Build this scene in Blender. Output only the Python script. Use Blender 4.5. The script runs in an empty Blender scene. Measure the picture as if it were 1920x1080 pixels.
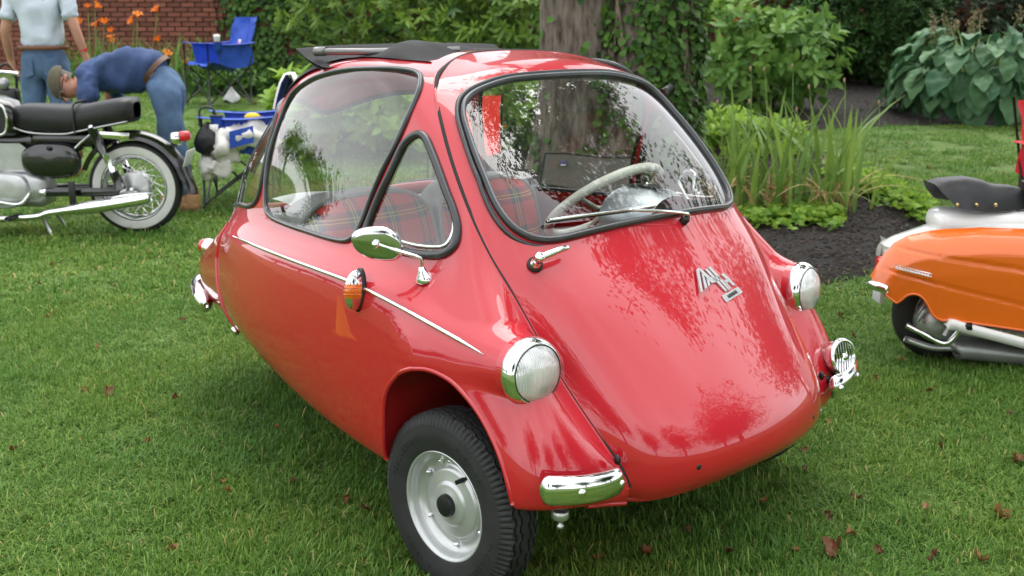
import bpy, bmesh, math, random
import numpy as np
from mathutils import Vector, Matrix
SC = bpy.context.scene
COL = SC.collection
rnd = random.Random(7)
NR = np.random.default_rng(11)
A = np.array
# ------------------------------------------------------------------ camera
cam_d = bpy.data.cameras.new('camera')
cam = bpy.data.objects.new('camera', cam_d); COL.objects.link(cam)
SC.camera = cam
CAM = A([1.9306, -2.3133, 1.3997])
YAW, PITCH, ROLL = math.radians(135.6136), math.radians(-13.58), math.radians(0.095)
FPX = 2099.8
_f = A([math.cos(YAW)*math.cos(PITCH), math.sin(YAW)*math.cos(PITCH), math.sin(PITCH)])
_r = A([math.sin(YAW), -math.cos(YAW), 0.0]); _u = np.cross(_r, _f)
_r, _u = math.cos(ROLL)*_r + math.sin(ROLL)*_u, -math.sin(ROLL)*_r + math.cos(ROLL)*_u
cam.matrix_world = Matrix(((_r[0], _u[0], -_f[0], CAM[0]), (_r[1], _u[1], -_f[1], CAM[1]), (_r[2], _u[2], -_f[2], CAM[2]), (0, 0, 0, 1)))
cam_d.sensor_width = 36; cam_d.lens = 36*FPX/1920
cam_d.clip_start = 0.05; cam_d.clip_end = 500
cam_d.dof.use_dof = True; cam_d.dof.focus_distance = 2.75; cam_d.dof.aperture_fstop = 6.3
# ------------------------------------------------------------------ world: overcast daylight
W = bpy.data.worlds.new('World'); SC.world = W; W.use_nodes = True
SUN_EL, SUN_AZ = math.radians(68), math.radians(105)     # azimuth from +x
nt = W.node_tree; nt.nodes.clear()
wo = nt.nodes.new('ShaderNodeOutputWorld'); bg = nt.nodes.new('ShaderNodeBackground')
sky = nt.nodes.new('ShaderNodeTexSky'); sky.sky_type = 'NISHITA'; sky.sun_disc = False
sky.sun_elevation = SUN_EL; sky.sun_rotation = math.pi/2 - SUN_AZ; sky.dust_density = 2.0; sky.air_density = 1.0
hs = nt.nodes.new('ShaderNodeHueSaturation'); hs.inputs['Saturation'].default_value = 0.12
tc = nt.nodes.new('ShaderNodeTexCoord'); nz = nt.nodes.new('ShaderNodeTexNoise')
nz.inputs['Scale'].default_value = 2.2; nz.inputs['Detail'].default_value = 5
cr = nt.nodes.new('ShaderNodeMapRange'); cr.inputs[1].default_value = .3; cr.inputs[2].default_value = .7; cr.inputs[3].default_value = .72; cr.inputs[4].default_value = 1.25
mx = nt.nodes.new('ShaderNodeMix'); mx.data_type = 'RGBA'; mx.blend_type = 'MULTIPLY'; mx.inputs[0].default_value = 1
L = nt.links.new
cloud = nt.nodes.new('ShaderNodeMix'); cloud.data_type = 'RGBA'; cloud.inputs[0].default_value = .62
cloud.inputs[7].default_value = (10.4, 10.6, 10.9, 1)
L(sky.outputs[0], hs.inputs['Color']); L(hs.outputs[0], cloud.inputs[6]); L(cloud.outputs[2], mx.inputs[6])
L(tc.outputs['Generated'], nz.inputs['Vector']); L(nz.outputs[0], cr.inputs[0]); L(cr.outputs[0], mx.inputs[7])
L(mx.outputs[2], bg.inputs[0]); bg.inputs[1].default_value = 0.12
L(bg.outputs[0], wo.inputs[0])
sun_d = bpy.data.lights.new('sun', 'SUN'); sun_d.energy = 1.5; sun_d.angle = math.radians(55); sun_d.color = (1, .97, .93)
sun = bpy.data.objects.new('sun', sun_d); COL.objects.link(sun)
_sd = Vector((math.cos(SUN_EL)*math.cos(SUN_AZ), math.cos(SUN_EL)*math.sin(SUN_AZ), math.sin(SUN_EL)))
sun.rotation_euler = _sd.to_track_quat('Z', 'Y').to_euler(); sun.location = (0, 0, 12)
SC.view_settings.view_transform = 'Standard'; SC.view_settings.look = 'None'
SC.view_settings.exposure = 1.0; SC.view_settings.gamma = 1.0; SC.view_settings.use_curve_mapping = False
SC.render.engine = 'CYCLES'
SC.cycles.use_denoising = True
SC.cycles.max_bounces = 10; SC.cycles.transparent_max_bounces = 24; SC.cycles.glossy_bounces = 5
SC.cycles.caustics_reflective = False; SC.cycles.caustics_refractive = False
# ------------------------------------------------------------------ helpers
def px_ray(p):
    d = _f + _r*((p[0]-960)/FPX) - _u*((p[1]-540)/FPX)
    return d/np.linalg.norm(d)
def G(x, y):
    """height of the lawn: level round the car, rising gently beyond it"""
    s = (np.asarray(x)-CAM[0])*math.cos(YAW) + (np.asarray(y)-CAM[1])*math.sin(YAW)
    t = np.maximum(s-7.0, 0)
    return 0.05*t*t/(t+1.2) + .012*np.sin(np.asarray(x)*.9+1)*np.cos(np.asarray(y)*.8)*np.clip((s-4)/4, 0, 1)
def ground_at(p):
    d = px_ray(p); t0, t1 = 2.0, 60.0
    ts = np.linspace(t0, t1, 400); q = CAM[None]+d[None]*ts[:, None]; i = int(np.argmax(q[:, 2] <= G(q[:, 0], q[:, 1]))) or 399
    a, b = ts[i-1], ts[i]
    for k in range(14):
        m = (a+b)/2; q = CAM+d*m
        if q[2] <= G(q[0], q[1]): b = m
        else: a = m
    return CAM+d*b
MATS = {}
def nodes_mat(name):
    m = bpy.data.materials.new(name); m.use_nodes = True
    return m, m.node_tree.nodes, m.node_tree.links, m.node_tree.nodes['Principled BSDF']
def mat(name, col, rough=.5, metal=0., var=0., scale=8., bump=0., bscale=60., coat=0., coat_rough=.03, coat_ior=1.5, spec=.5, trans=0., sub=0., alpha=1., obj_var=0., var2=None):
    """procedural principled material; var = noise-driven variation of the colour"""
    if name in MATS: return MATS[name]
    m, N, K, b = nodes_mat(name)
    b.inputs['Roughness'].default_value = rough; b.inputs['Metallic'].default_value = metal
    b.inputs['Specular IOR Level'].default_value = spec
    b.inputs['Coat Weight'].default_value = coat; b.inputs['Coat IOR'].default_value = coat_ior; b.inputs['Coat Roughness'].default_value = coat_rough
    if trans: b.inputs['Transmission Weight'].default_value = trans
    c = (*col, 1)
    tc = N.new('ShaderNodeTexCoord')
    if var > 0 or var2:
        n = N.new('ShaderNodeTexNoise'); n.inputs['Scale'].default_value = scale; n.inputs['Detail'].default_value = 6; n.inputs['Roughness'].default_value = .62
        K.new(tc.outputs['Object'], n.inputs['Vector'])
        r = N.new('ShaderNodeValToRGB'); r.color_ramp.elements[0].position = .32; r.color_ramp.elements[1].position = .68
        if var2: r.color_ramp.elements[0].color = c; r.color_ramp.elements[1].color = (*var2, 1)
        else:
            r.color_ramp.elements[0].color = tuple(max(0, x*(1-var)) for x in col)+(1,); r.color_ramp.elements[1].color = tuple(min(1, x*(1+var)) for x in col)+(1,)
        K.new(n.outputs[0], r.inputs[0]); src = r.outputs[0]
    else:
        rg = N.new('ShaderNodeRGB'); rg.outputs[0].default_value = c; src = rg.outputs[0]
    if obj_var:
        oi = N.new('ShaderNodeObjectInfo'); h = N.new('ShaderNodeHueSaturation')
        mr = N.new('ShaderNodeMapRange'); mr.inputs[3].default_value = 1-obj_var; mr.inputs[4].default_value = 1+obj_var
        K.new(oi.outputs['Random'], mr.inputs[0]); K.new(mr.outputs[0], h.inputs['Value']); K.new(src, h.inputs['Color']); src = h.outputs[0]
    K.new(src, b.inputs['Base Color'])
    if bump > 0:
        n2 = N.new('ShaderNodeTexNoise'); n2.inputs['Scale'].default_value = bscale; n2.inputs['Detail'].default_value = 5
        K.new(tc.outputs['Object'], n2.inputs['Vector'])
        bp = N.new('ShaderNodeBump'); bp.inputs['Strength'].default_value = bump; bp.inputs['Distance'].default_value = .01
        K.new(n2.outputs[0], bp.inputs['Height']); K.new(bp.outputs[0], b.inputs['Normal'])
    MATS[name] = m
    return m
def glass_mat(name, tint=(.96, .98, .97), refl=1.0, rough=0.0):
    """thin pane: clear film of glass, reflects by Fresnel"""
    if name in MATS: return MATS[name]
    m, N, K, b = nodes_mat(name); N.remove(b)
    tr = N.new('ShaderNodeBsdfTransparent'); tr.inputs[0].default_value = (*tint, 1)
    gl = N.new('ShaderNodeBsdfGlossy'); gl.inputs['Roughness'].default_value = rough
    fr = N.new('ShaderNodeFresnel'); ge = N.new('ShaderNodeNewGeometry'); mr = N.new('ShaderNodeMapRange')
    mr.inputs[3].default_value = 1.5; mr.inputs[4].default_value = 1/1.5; K.new(ge.outputs['Backfacing'], mr.inputs[0]); K.new(mr.outputs[0], fr.inputs[0])
    mu = N.new('ShaderNodeMath'); mu.operation = 'MULTIPLY'; mu.inputs[1].default_value = 1.8*refl; mu.use_clamp = True
    ms = N.new('ShaderNodeMixShader')
    K.new(fr.outputs[0], mu.inputs[0]); K.new(mu.outputs[0], ms.inputs[0]); K.new(tr.outputs[0], ms.inputs[1]); K.new(gl.outputs[0], ms.inputs[2])
    K.new(ms.outputs[0], N['Material Output'].inputs[0])
    MATS[name] = m
    return m
def leaf_mat(name, col, col2, rough=.45, sss=.35, spec=.5, tint_attr=True):
    """foliage: colour varies leaf by leaf (attribute 'tint'), some light passes through"""
    if name in MATS: return MATS[name]
    m, N, K, b = nodes_mat(name)
    at = N.new('ShaderNodeAttribute'); at.attribute_name = 'tint'
    oi = N.new('ShaderNodeObjectInfo')
    ad = N.new('ShaderNodeMath'); ad.operation = 'ADD'; ad.use_clamp = True
    ml = N.new('ShaderNodeMath'); ml.operation = 'MULTIPLY'; ml.inputs[1].default_value = .0 if tint_attr else 1.
    K.new(oi.outputs['Random'], ml.inputs[0]); K.new(at.outputs['Fac'], ad.inputs[0]); K.new(ml.outputs[0], ad.inputs[1])
    r = N.new('ShaderNodeValToRGB'); r.color_ramp.elements[0].color = (*col, 1); r.color_ramp.elements[1].color = (*col2, 1)
    K.new(ad.outputs[0], r.inputs[0]); K.new(r.outputs[0], b.inputs['Base Color'])
    b.inputs['Roughness'].default_value = rough+.08; b.inputs['Specular IOR Level'].default_value = spec*.55
    tl = N.new('ShaderNodeBsdfTranslucent'); hs = N.new('ShaderNodeHueSaturation'); hs.inputs['Value'].default_value = 1.3; hs.inputs['Hue'].default_value = .485
    K.new(r.outputs[0], hs.inputs['Color']); K.new(hs.outputs[0], tl.inputs[0])
    ms = N.new('ShaderNodeMixShader'); ms.inputs[0].default_value = sss
    K.new(b.outputs[0], ms.inputs[1]); K.new(tl.outputs[0], ms.inputs[2]); K.new(ms.outputs[0], N['Material Output'].inputs[0])
    MATS[name] = m
    return m
def tag(o, label=None, cat=None, group=None, kind=None):
    if label: o['label'] = label
    if cat: o['category'] = cat
    if group: o['group'] = group
    if kind: o['kind'] = kind
    return o
def empty(name, loc=(0, 0, 0), rz=0., label=None, cat=None, group=None):
    o = bpy.data.objects.new(name, None); COL.objects.link(o); o.location = tuple(loc); o.rotation_euler = (0, 0, rz)
    o.empty_display_size = .1
    return tag(o, label, cat, group)
def mesh(name, V, F, smooth=True):
    me = bpy.data.meshes.new(name)
    V = np.asarray(V, dtype=np.float32)
    if isinstance(F, np.ndarray):
        k = F.shape[1]; n = len(F)
        me.vertices.add(len(V)); me.vertices.foreach_set('co', V.ravel())
        me.loops.add(n*k); me.loops.foreach_set('vertex_index', F.astype(np.int32).ravel())
        me.polygons.add(n); me.polygons.foreach_set('loop_start', np.arange(0, n*k, k, dtype=np.int32))
        me.update(calc_edges=True)
    else:
        me.from_pydata(V.tolist(), [], F); me.update()
    me.polygons.foreach_set('use_smooth', np.full(len(me.polygons), smooth))
    return me
def obj(name, me, material=None, parent=None, loc=None, rot=None):
    o = bpy.data.objects.new(name, me); COL.objects.link(o)
    if material is not None:
        if me.materials: me.materials[0] = material
        else: me.materials.append(material)
    if parent is not None: o.parent = parent
    if loc is not None: o.location = tuple(loc)
    if rot is not None: o.rotation_euler = rot
    return o
def nrm(v):
    v = np.asarray(v, float); return v/np.maximum(np.linalg.norm(v, axis=-1, keepdims=True), 1e-12)
def frame_for(d):
    d = nrm(d); a = A([0, 0, 1.]) if abs(d[2]) < .9 else A([1., 0, 0])
    p = nrm(np.cross(a, d)); return p, np.cross(d, p), d
class MB:
    """collects shapes that become ONE mesh"""
    def __init__(s): s.V = []; s.F = []; s.n = 0
    def add(s, V, F):
        V = np.asarray(V, float).reshape(-1, 3); s.V.append(V); s.F += [tuple(int(i)+s.n for i in f) for f in F]; s.n += len(V); return s
    def box(s, c, size, rot=None, bevel=0.):
        hx, hy, hz = [d/2 for d in size]
        if bevel > 0:
            b = min(bevel, hx*.95, hy*.95, hz*.95); bm = bmesh.new(); bmesh.ops.create_cube(bm, size=1)
            for v in bm.verts: v.co = Vector((v.co.x*2*hx, v.co.y*2*hy, v.co.z*2*hz))
            bmesh.ops.bevel(bm, geom=list(bm.edges), offset=b, segments=2, profile=.5, affect='EDGES')
            bm.verts.index_update()
            V = A([v.co for v in bm.verts]); F = [[v.index for v in f.verts] for f in bm.faces]; bm.free()
        else:
            V = A([(x, y, z) for x in (-hx, hx) for y in (-hy, hy) for z in (-hz, hz)]); F = [(0, 1, 3, 2), (4, 6, 7, 5), (0, 4, 5, 1), (2, 3, 7, 6), (0, 2, 6, 4), (1, 5, 7, 3)]
        if rot is not None: V = V @ np.asarray(rot).T
        return s.add(V + np.asarray(c), F)
    def tube(s, pts, r, n=10, closed=False, caps=True, flat=None, up=None):
        P = np.asarray(pts, float); m = len(P); r = np.broadcast_to(np.asarray(r, float), (m,))
        T = np.roll(P, -1, 0)-np.roll(P, 1, 0) if closed else np.gradient(P, axis=0)
        T = nrm(T)
        a = np.asarray(up, float) if up is not None else (A([0, 0, 1.]) if abs(T[0][2]) < .9 else A([1., 0, 0]))
        N0 = nrm(a - T[0]*(a@T[0])); Ns = [N0]
        for i in range(1, m):
            v = Ns[-1]-T[i]*(Ns[-1]@T[i]); Ns.append(nrm(v))
        Ns = A(Ns); B = np.cross(T, Ns)
        if closed:  # untwist
            v = Ns[-1]-T[0]*(Ns[-1]@T[0]); v = nrm(v); ang = math.atan2(v@B[0], v@Ns[0])
            for i in range(m):
                q = -ang*i/m; Ni = Ns[i]*math.cos(q)+B[i]*math.sin(q); Ns[i] = Ni
            B = np.cross(T, Ns)
        th = np.linspace(0, 2*np.pi, n, endpoint=False)
        fx = 1.0 if flat is None else flat
        V = P[:, None]+r[:, None, None]*(np.cos(th)[None, :, None]*Ns[:, None]*fx+np.sin(th)[None, :, None]*B[:, None])
        F = []
        for i in range(m if closed else m-1):
            j = (i+1) % m
            for k in range(n):
                l = (k+1) % n; F.append((i*n+k, j*n+k, j*n+l, i*n+l))
        if caps and not closed: F.append(tuple(range(n))[::-1]); F.append(tuple((m-1)*n+k for k in range(n)))
        return s.add(V.reshape(-1, 3), F)
    def lathe(s, prof, o=(0, 0, 0), d=(0, 0, 1), n=32, closed=False):
        """prof: (radius, height along d)"""
        p, q, d = frame_for(d); th = np.linspace(0, 2*np.pi, n, endpoint=False); o = np.asarray(o, float)
        V = []
        for r, h in prof:
            V.append(o + d*h + max(r, 1e-5)*(np.cos(th)[:, None]*p+np.sin(th)[:, None]*q))
        V = np.concatenate(V); F = []; m = len(prof)
        for i in range(m if closed else m-1):
            j = (i+1) % m
            for k in range(n):
                l = (k+1) % n; F.append((i*n+k, i*n+l, j*n+l, j*n+k))
        return s.add(V, F)
    def ball(s, c, r, nu=16, nv=10, rot=None):
        r = np.broadcast_to(np.asarray(r, float), (3,)); V = []; F = []
        for i in range(nv+1):
            a = math.pi*i/nv
            for k in range(nu):
                b = 2*math.pi*k/nu; V.append((math.sin(a)*math.cos(b)*r[0], math.sin(a)*math.sin(b)*r[1], math.cos(a)*r[2]))
        V = A(V)
        if rot is not None: V = V @ np.asarray(rot).T
        for i in range(nv):
            for k in range(nu):
                l = (k+1) % nu; F.append((i*nu+k, (i+1)*nu+k, (i+1)*nu+l, i*nu+l))
        return s.add(V+np.asarray(c), F)
    def prism(s, poly, o, ex, ey, ez, depth):
        """poly in (ex,ey) extruded by depth along ez"""
        o, ex, ey, ez = [np.asarray(v, float) for v in (o, ex, ey, ez)]; n = len(poly)
        a = A([o+ex*p[0]+ey*p[1] for p in poly]); V = np.concatenate([a, a+ez*depth])
        F = [tuple(range(n))[::-1], tuple(range(n, 2*n))]+[(i, (i+1) % n, (i+1) % n+n, i+n) for i in range(n)]
        return s.add(V, F)
    def grid(s, P, wrap=False):
        P = np.asarray(P, float); a, b = P.shape[:2]; F = []
        for i in range(a-1):
            for k in range(b if wrap else b-1):
                l = (k+1) % b; F.append((i*b+k, (i+1)*b+k, (i+1)*b+l, i*b+l))
        return s.add(P.reshape(-1, 3), F)
    def me(s, name, smooth=True): return mesh(name, np.concatenate(s.V), s.F, smooth)
    def build(s, name, material, parent=None, smooth=True, loc=None, rot=None, auto=None):
        o = obj(name, s.me(name, smooth), material, parent, loc, rot)
        if auto: sharpen(o.data, auto)
        return o
def sharpen(me, deg):
    """smooth shading with sharp edges above an angle"""
    bm = bmesh.new(); bm.from_mesh(me)
    for e in bm.edges: e.smooth = not (len(e.link_faces) == 2 and e.calc_face_angle(0) > math.radians(deg))
    bmesh.ops.recalc_face_normals(bm, faces=bm.faces)
    bm.to_mesh(me); bm.free()
def copy_tree(o, parent=None):
    c = o.copy(); COL.objects.link(c)
    if parent is not None: c.parent = parent
    for ch in o.children: copy_tree(ch, c)
    return c
def catmull(P, n=8, closed=False):
    P = np.asarray(P, float); m = len(P)
    Q = np.concatenate([P[-1:], P, P[:2]]) if closed else np.concatenate([2*P[:1]-P[1:2], P, 2*P[-1:]-P[-2:-1]])
    out = []
    for i in range(m if closed else m-1):
        p0, p1, p2, p3 = Q[i:i+4]
        for t in np.linspace(0, 1, n, endpoint=False):
            out.append(.5*((2*p1)+(-p0+p2)*t+(2*p0-5*p1+4*p2-p3)*t*t+(-p0+3*p1-3*p2+p3)*t**3))
    if not closed: out.append(P[-1])
    return A(out)
def resample(P, n, closed=False):
    P = np.asarray(P, float)
    if closed: P = np.concatenate([P, P[:1]])
    t = np.r_[0, np.cumsum(np.linalg.norm(np.diff(P, axis=0), axis=1))]
    u = np.linspace(0, t[-1], n, endpoint=not closed)
    return np.stack([np.interp(u, t, P[:, i]) for i in range(P.shape[1])], 1)
def rotm(ax, deg):
    return A(Matrix.Rotation(math.radians(deg), 3, ax))
def text_mesh(txt, size, extrude=.0005, bold=0.):
    c = bpy.data.curves.new('t', 'FONT'); c.body = txt; c.size = size; c.extrude = extrude; c.align_x = 'CENTER'; c.align_y = 'CENTER'; c.offset = bold; c.resolution_u = 3
    o = bpy.data.objects.new('t', c); COL.objects.link(o)
    dg = bpy.context.evaluated_depsgraph_get(); dg.update()
    me = bpy.data.meshes.new_from_object(o.evaluated_get(dg)); bpy.data.objects.remove(o); bpy.data.curves.remove(c)
    return me
def place(o, origin, ex, ey):
    """set an object's local frame in its parent's space: x along ex, y along ey"""
    ex = nrm(ex); ez = nrm(np.cross(ex, ey)); ey = np.cross(ez, ex)
    o.matrix_local = Matrix(((ex[0], ey[0], ez[0], origin[0]), (ex[1], ey[1], ez[1], origin[1]), (ex[2], ey[2], ez[2], origin[2]), (0, 0, 0, 1)))
    return o
# ------------------------------------------------------------------ car body surfaces (car frame: x forward, y left, z up; right half is built, y < 0)
def _basis(t):
    t = np.asarray(t); return np.stack([(1-t)**3, 3*t**3-6*t**2+4, -3*t**3+3*t**2+3*t+1, t**3], -1)/6
class Surf:
    """cubic B-spline surface through a grid of points P[u][v]; mirror flags make it smooth across y = 0"""
    def __init__(s, P, mir=(0, 0, 0, 0), comp=4, amt=.85):
        s.P = np.asarray(P, float); s.mir = mir; Q = s.P.copy(); s.Q = Q
        for k in range(comp):
            nu, nv = s.P.shape[:2]
            U, Vv = np.meshgrid(np.arange(nu), np.arange(nv), indexing='ij')
            s.Q = s.Q + amt*(s.P - s.ev(U, Vv))
    def pad(s):
        Q = s.Q; M = A([1, -1, 1.])
        def ends(Q, m0, m1):
            a = Q[1:2]*M if m0 else 2*Q[:1]-Q[1:2]
            b = Q[-2:-1]*M if m1 else 2*Q[-1:]-Q[-2:-1]
            return np.concatenate([a, Q, b])
        Q = ends(Q, s.mir[0], s.mir[1]); Q = np.swapaxes(ends(np.swapaxes(Q, 0, 1), s.mir[2], s.mir[3]), 0, 1)
        return Q
    def ev(s, u, v):
        Q = s.pad(); nu, nv = s.P.shape[:2]; u = np.asarray(u, float); v = np.asarray(v, float)
        iu = np.clip(np.floor(u).astype(int), 0, nu-2); iv = np.clip(np.floor(v).astype(int), 0, nv-2)
        bu = _basis(u-iu); bv = _basis(v-iv); out = 0
        for i in range(4):
            for j in range(4):
                out = out + (bu[..., i]*bv[..., j])[..., None]*Q[iu+i, iv+j]
        return out
def seg_dist(P, poly):
    """signed distance of 2-d points to a closed polygon (negative inside)"""
    a = np.asarray(poly, float); b = np.roll(a, -1, 0); d = np.full(len(P), 1e9); ins = np.zeros(len(P), bool)
    for p, q in zip(a, b):
        e = q-p; w = P-p; t = np.clip((w@e)/max(e@e, 1e-12), 0, 1); d = np.minimum(d, np.hypot(*(w-t[:, None]*e).T))
        c = (p[1] > P[:, 1]) != (q[1] > P[:, 1])
        with np.errstate(divide='ignore', invalid='ignore'):
            ins ^= c & (P[:, 0] < (q[0]-p[0])*(P[:, 1]-p[1])/(q[1]-p[1])+p[0])
    return np.where(ins, -d, d)
def clip(V, F, s):
    """keep the side s >= 0 of a triangle mesh"""
    pos = s >= 0; k = pos[F].sum(1); keep = F[k == 3]; nv = len(V); newV = [V]; E = {}; out = []
    Vn = []
    def cut(a, b):
        key = (a, b) if a < b else (b, a)
        if key not in E:
            t = s[key[0]]/(s[key[0]]-s[key[1]]); E[key] = nv+len(Vn); Vn.append(V[key[0]]+t*(V[key[1]]-V[key[0]]))
        return E[key]
    for f in F[k == 1]:
        i = int(np.argmax(pos[f])); a, b, c = f[i], f[(i+1) % 3], f[(i+2) % 3]; out.append((a, cut(a, b), cut(a, c)))
    for f in F[k == 2]:
        i = int(np.argmin(pos[f])); a, b, c = f[i], f[(i+1) % 3], f[(i+2) % 3]; p, q = cut(a, b), cut(a, c)
        out.append((p, b, c)); out.append((p, c, q))
    VV = np.concatenate([V, A(Vn)]) if Vn else V; FF = np.concatenate([keep, A(out, dtype=int)]) if out else keep
    used = np.zeros(len(VV), bool); used[FF.ravel()] = True; m = np.cumsum(used)-1
    return VV[used], m[FF]
def tri_grid(nu, nv):
    i, j = np.meshgrid(np.arange(nu-1), np.arange(nv-1), indexing='ij'); a = (i*nv+j).ravel()
    return np.concatenate([np.stack([a, a+nv, a+nv+1], 1), np.stack([a, a+nv+1, a+1], 1)])
# rows of the side: roof centre, roof, roof rail, window head, mid window, belt, shoulder, trim, mid side, low side, sill, turn-under
SEAM = [(-.47, 0, 1.308), (-.443, -.173, 1.302), (-.375, -.315, 1.271), (-.304, -.406, 1.225), (-.186, -.472, 1.087), (-.07, -.505, .947), (.015, -.511, .84), (.094, -.501, .744), (.205, -.477, .587), (.30, -.448, .464), (.376, -.412, .346), (.366, -.402, .284)]
SIDE = [SEAM,
 [(-.56, 0, 1.308), (-.53, -.19, 1.302), (-.46, -.34, 1.276), (-.378, -.428, 1.234), (-.245, -.492, 1.085), (-.122, -.537, .918), (.003, -.575, .79), (.13, -.590, .695), (.222, -.575, .60), (.315, -.560, .47), (.36, -.540, .345), (.35, -.525, .31)],
 [(-.65, 0, 1.310), (-.625, -.205, 1.303), (-.555, -.36, 1.281), (-.465, -.438, 1.243), (-.335, -.506, 1.065), (-.245, -.553, .867), (-.113, -.612, .765), (.06, -.640, .677), (.170, -.640, .575), (.245, -.660, .455), (.272, -.665, .345), (.26, -.65, .31)],
 [(-.74, 0, 1.310), (-.715, -.21, 1.303), (-.66, -.362, 1.283), (-.575, -.436, 1.243), (-.45, -.508, 1.05), (-.38, -.562, .847), (-.27, -.630, .770), (-.10, -.672, .70), (.015, -.685, .56), (.03, -.687, .43), (.03, -.678, .32), (.03, -.65, .285)],
 [(-.87, 0, 1.300), (-.85, -.20, 1.293), (-.80, -.350, 1.273), (-.715, -.425, 1.233), (-.62, -.50, 1.03), (-.57, -.558, .835), (-.50, -.628, .765), (-.38, -.668, .716), (-.30, -.685, .56), (-.27, -.680, .42), (-.26, -.655, .30), (-.26, -.605, .262)],
 [(-1.0, 0, 1.280), (-.98, -.19, 1.272), (-.945, -.33, 1.25), (-.89, -.405, 1.205), (-.84, -.478, 1.015), (-.80, -.525, .82), (-.77, -.59, .752), (-.73, -.627, .706), (-.70, -.645, .56), (-.68, -.634, .43), (-.68, -.592, .318), (-.68, -.525, .282)],
 [(-1.13, 0, 1.245), (-1.12, -.17, 1.235), (-1.095, -.29, 1.205), (-1.06, -.373, 1.145), (-1.065, -.438, .985), (-1.07, -.472, .81), (-1.08, -.52, .74), (-1.08, -.545, .693), (-1.08, -.565, .56), (-1.08, -.550, .44), (-1.08, -.49, .35), (-1.08, -.42, .31)],
 [(-1.225, 0, 1.205), (-1.22, -.14, 1.19), (-1.21, -.24, 1.155), (-1.20, -.325, 1.085), (-1.265, -.382, .94), (-1.33, -.398, .79), (-1.36, -.43, .713), (-1.37, -.447, .668), (-1.38, -.46, .55), (-1.38, -.447, .445), (-1.38, -.395, .37), (-1.38, -.32, .335)],
 [(-1.29, 0, 1.165), (-1.285, -.10, 1.15), (-1.29, -.18, 1.11), (-1.305, -.25, 1.04), (-1.425, -.30, .885), (-1.50, -.30, .738), (-1.585, -.325, .648), (-1.625, -.343, .61), (-1.65, -.362, .53), (-1.65, -.355, .44), (-1.65, -.315, .38), (-1.64, -.25, .345)],
 [(-1.33, 0, 1.125), (-1.33, -.05, 1.115), (-1.345, -.10, 1.075), (-1.375, -.135, 1.015), (-1.53, -.16, .86), (-1.63, -.17, .69), (-1.78, -.19, .585), (-1.86, -.205, .55), (-1.90, -.222, .50), (-1.89, -.22, .44), (-1.86, -.20, .395), (-1.83, -.15, .365)],
 [(-1.35, 0, 1.10), (-1.355, 0, 1.09), (-1.37, 0, 1.05), (-1.40, 0, 1.0), (-1.565, 0, .85), (-1.67, 0, .675), (-1.86, 0, .56), (-1.95, 0, .53), (-2.0, 0, .49), (-1.985, 0, .44), (-1.95, 0, .40), (-1.90, 0, .375)]]
# the front door (it carries the windscreen and the roof brow): columns centre -> seam
DOOR = [[(-.47, 0, 1.308), (-.46, -.11, 1.306), (-.435, -.19, 1.300), (-.405, -.26, 1.287), (-.375, -.315, 1.271)],
 [(-.355, 0, 1.290), (-.35, -.14, 1.285), (-.335, -.26, 1.268), (-.318, -.345, 1.247), (-.304, -.406, 1.225)],
 [(-.245, 0, 1.248), (-.243, -.16, 1.241), (-.237, -.30, 1.218), (-.235, -.385, 1.19), (-.262, -.439, 1.178)],
 [(-.075, 0, 1.085), (-.078, -.18, 1.081), (-.092, -.34, 1.072), (-.118, -.435, 1.065), (-.173, -.479, 1.066)],
 [(.045, 0, .955), (.04, -.18, .952), (.018, -.35, .948), (-.015, -.45, .945), (-.07, -.505, .947)],
 [(.133, 0, .855), (.126, -.18, .853), (.10, -.345, .848), (.065, -.45, .842), (.012, -.511, .845)],
 [(.235, 0, .745), (.226, -.18, .745), (.198, -.335, .745), (.157, -.435, .744), (.094, -.501, .744)],
 [(.372, 0, .59), (.360, -.175, .59), (.325, -.315, .589), (.277, -.412, .588), (.205, -.477, .587)],
 [(.468, 0, .468), (.455, -.165, .468), (.422, -.298, .468), (.373, -.390, .467), (.30, -.448, .464)],
 [(.502, 0, .392), (.489, -.165, .391), (.459, -.288, .388), (.413, -.373, .384), (.357, -.422, .380)],
 [(.500, 0, .338), (.487, -.16, .336), (.458, -.282, .330), (.418, -.362, .326), (.374, -.412, .330)],
 [(.468, 0, .300), (.458, -.15, .297), (.434, -.266, .290), (.404, -.340, .287), (.362, -.396, .294)]]
HEAD_C = A([.208, -.573, .612]); HEAD_D = A([.992, -.10, .07])/np.linalg.norm([.992, -.10, .07])
def pod(P):
    """swell the wing round the headlamp"""
    w = P-HEAD_C; h = w@HEAD_D; r = np.linalg.norm(w-h[..., None]*HEAD_D, axis=-1)
    t = np.where(r < .073, 0.0, -(r-.073)*3.2); k = .03
    m = np.clip((h-t)/k*.5+.5, 0, 1); sm = t*(1-m)+h*m+k*m*(1-m)
    near = (np.abs(h) < .35) & (r < .2)
    return P + np.where(near, np.maximum(sm-h, 0), 0)[..., None]*HEAD_D
S_SIDE = Surf(SIDE, (0, 1, 1, 0)); S_DOOR = Surf(DOOR, (0, 0, 1, 0))
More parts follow.
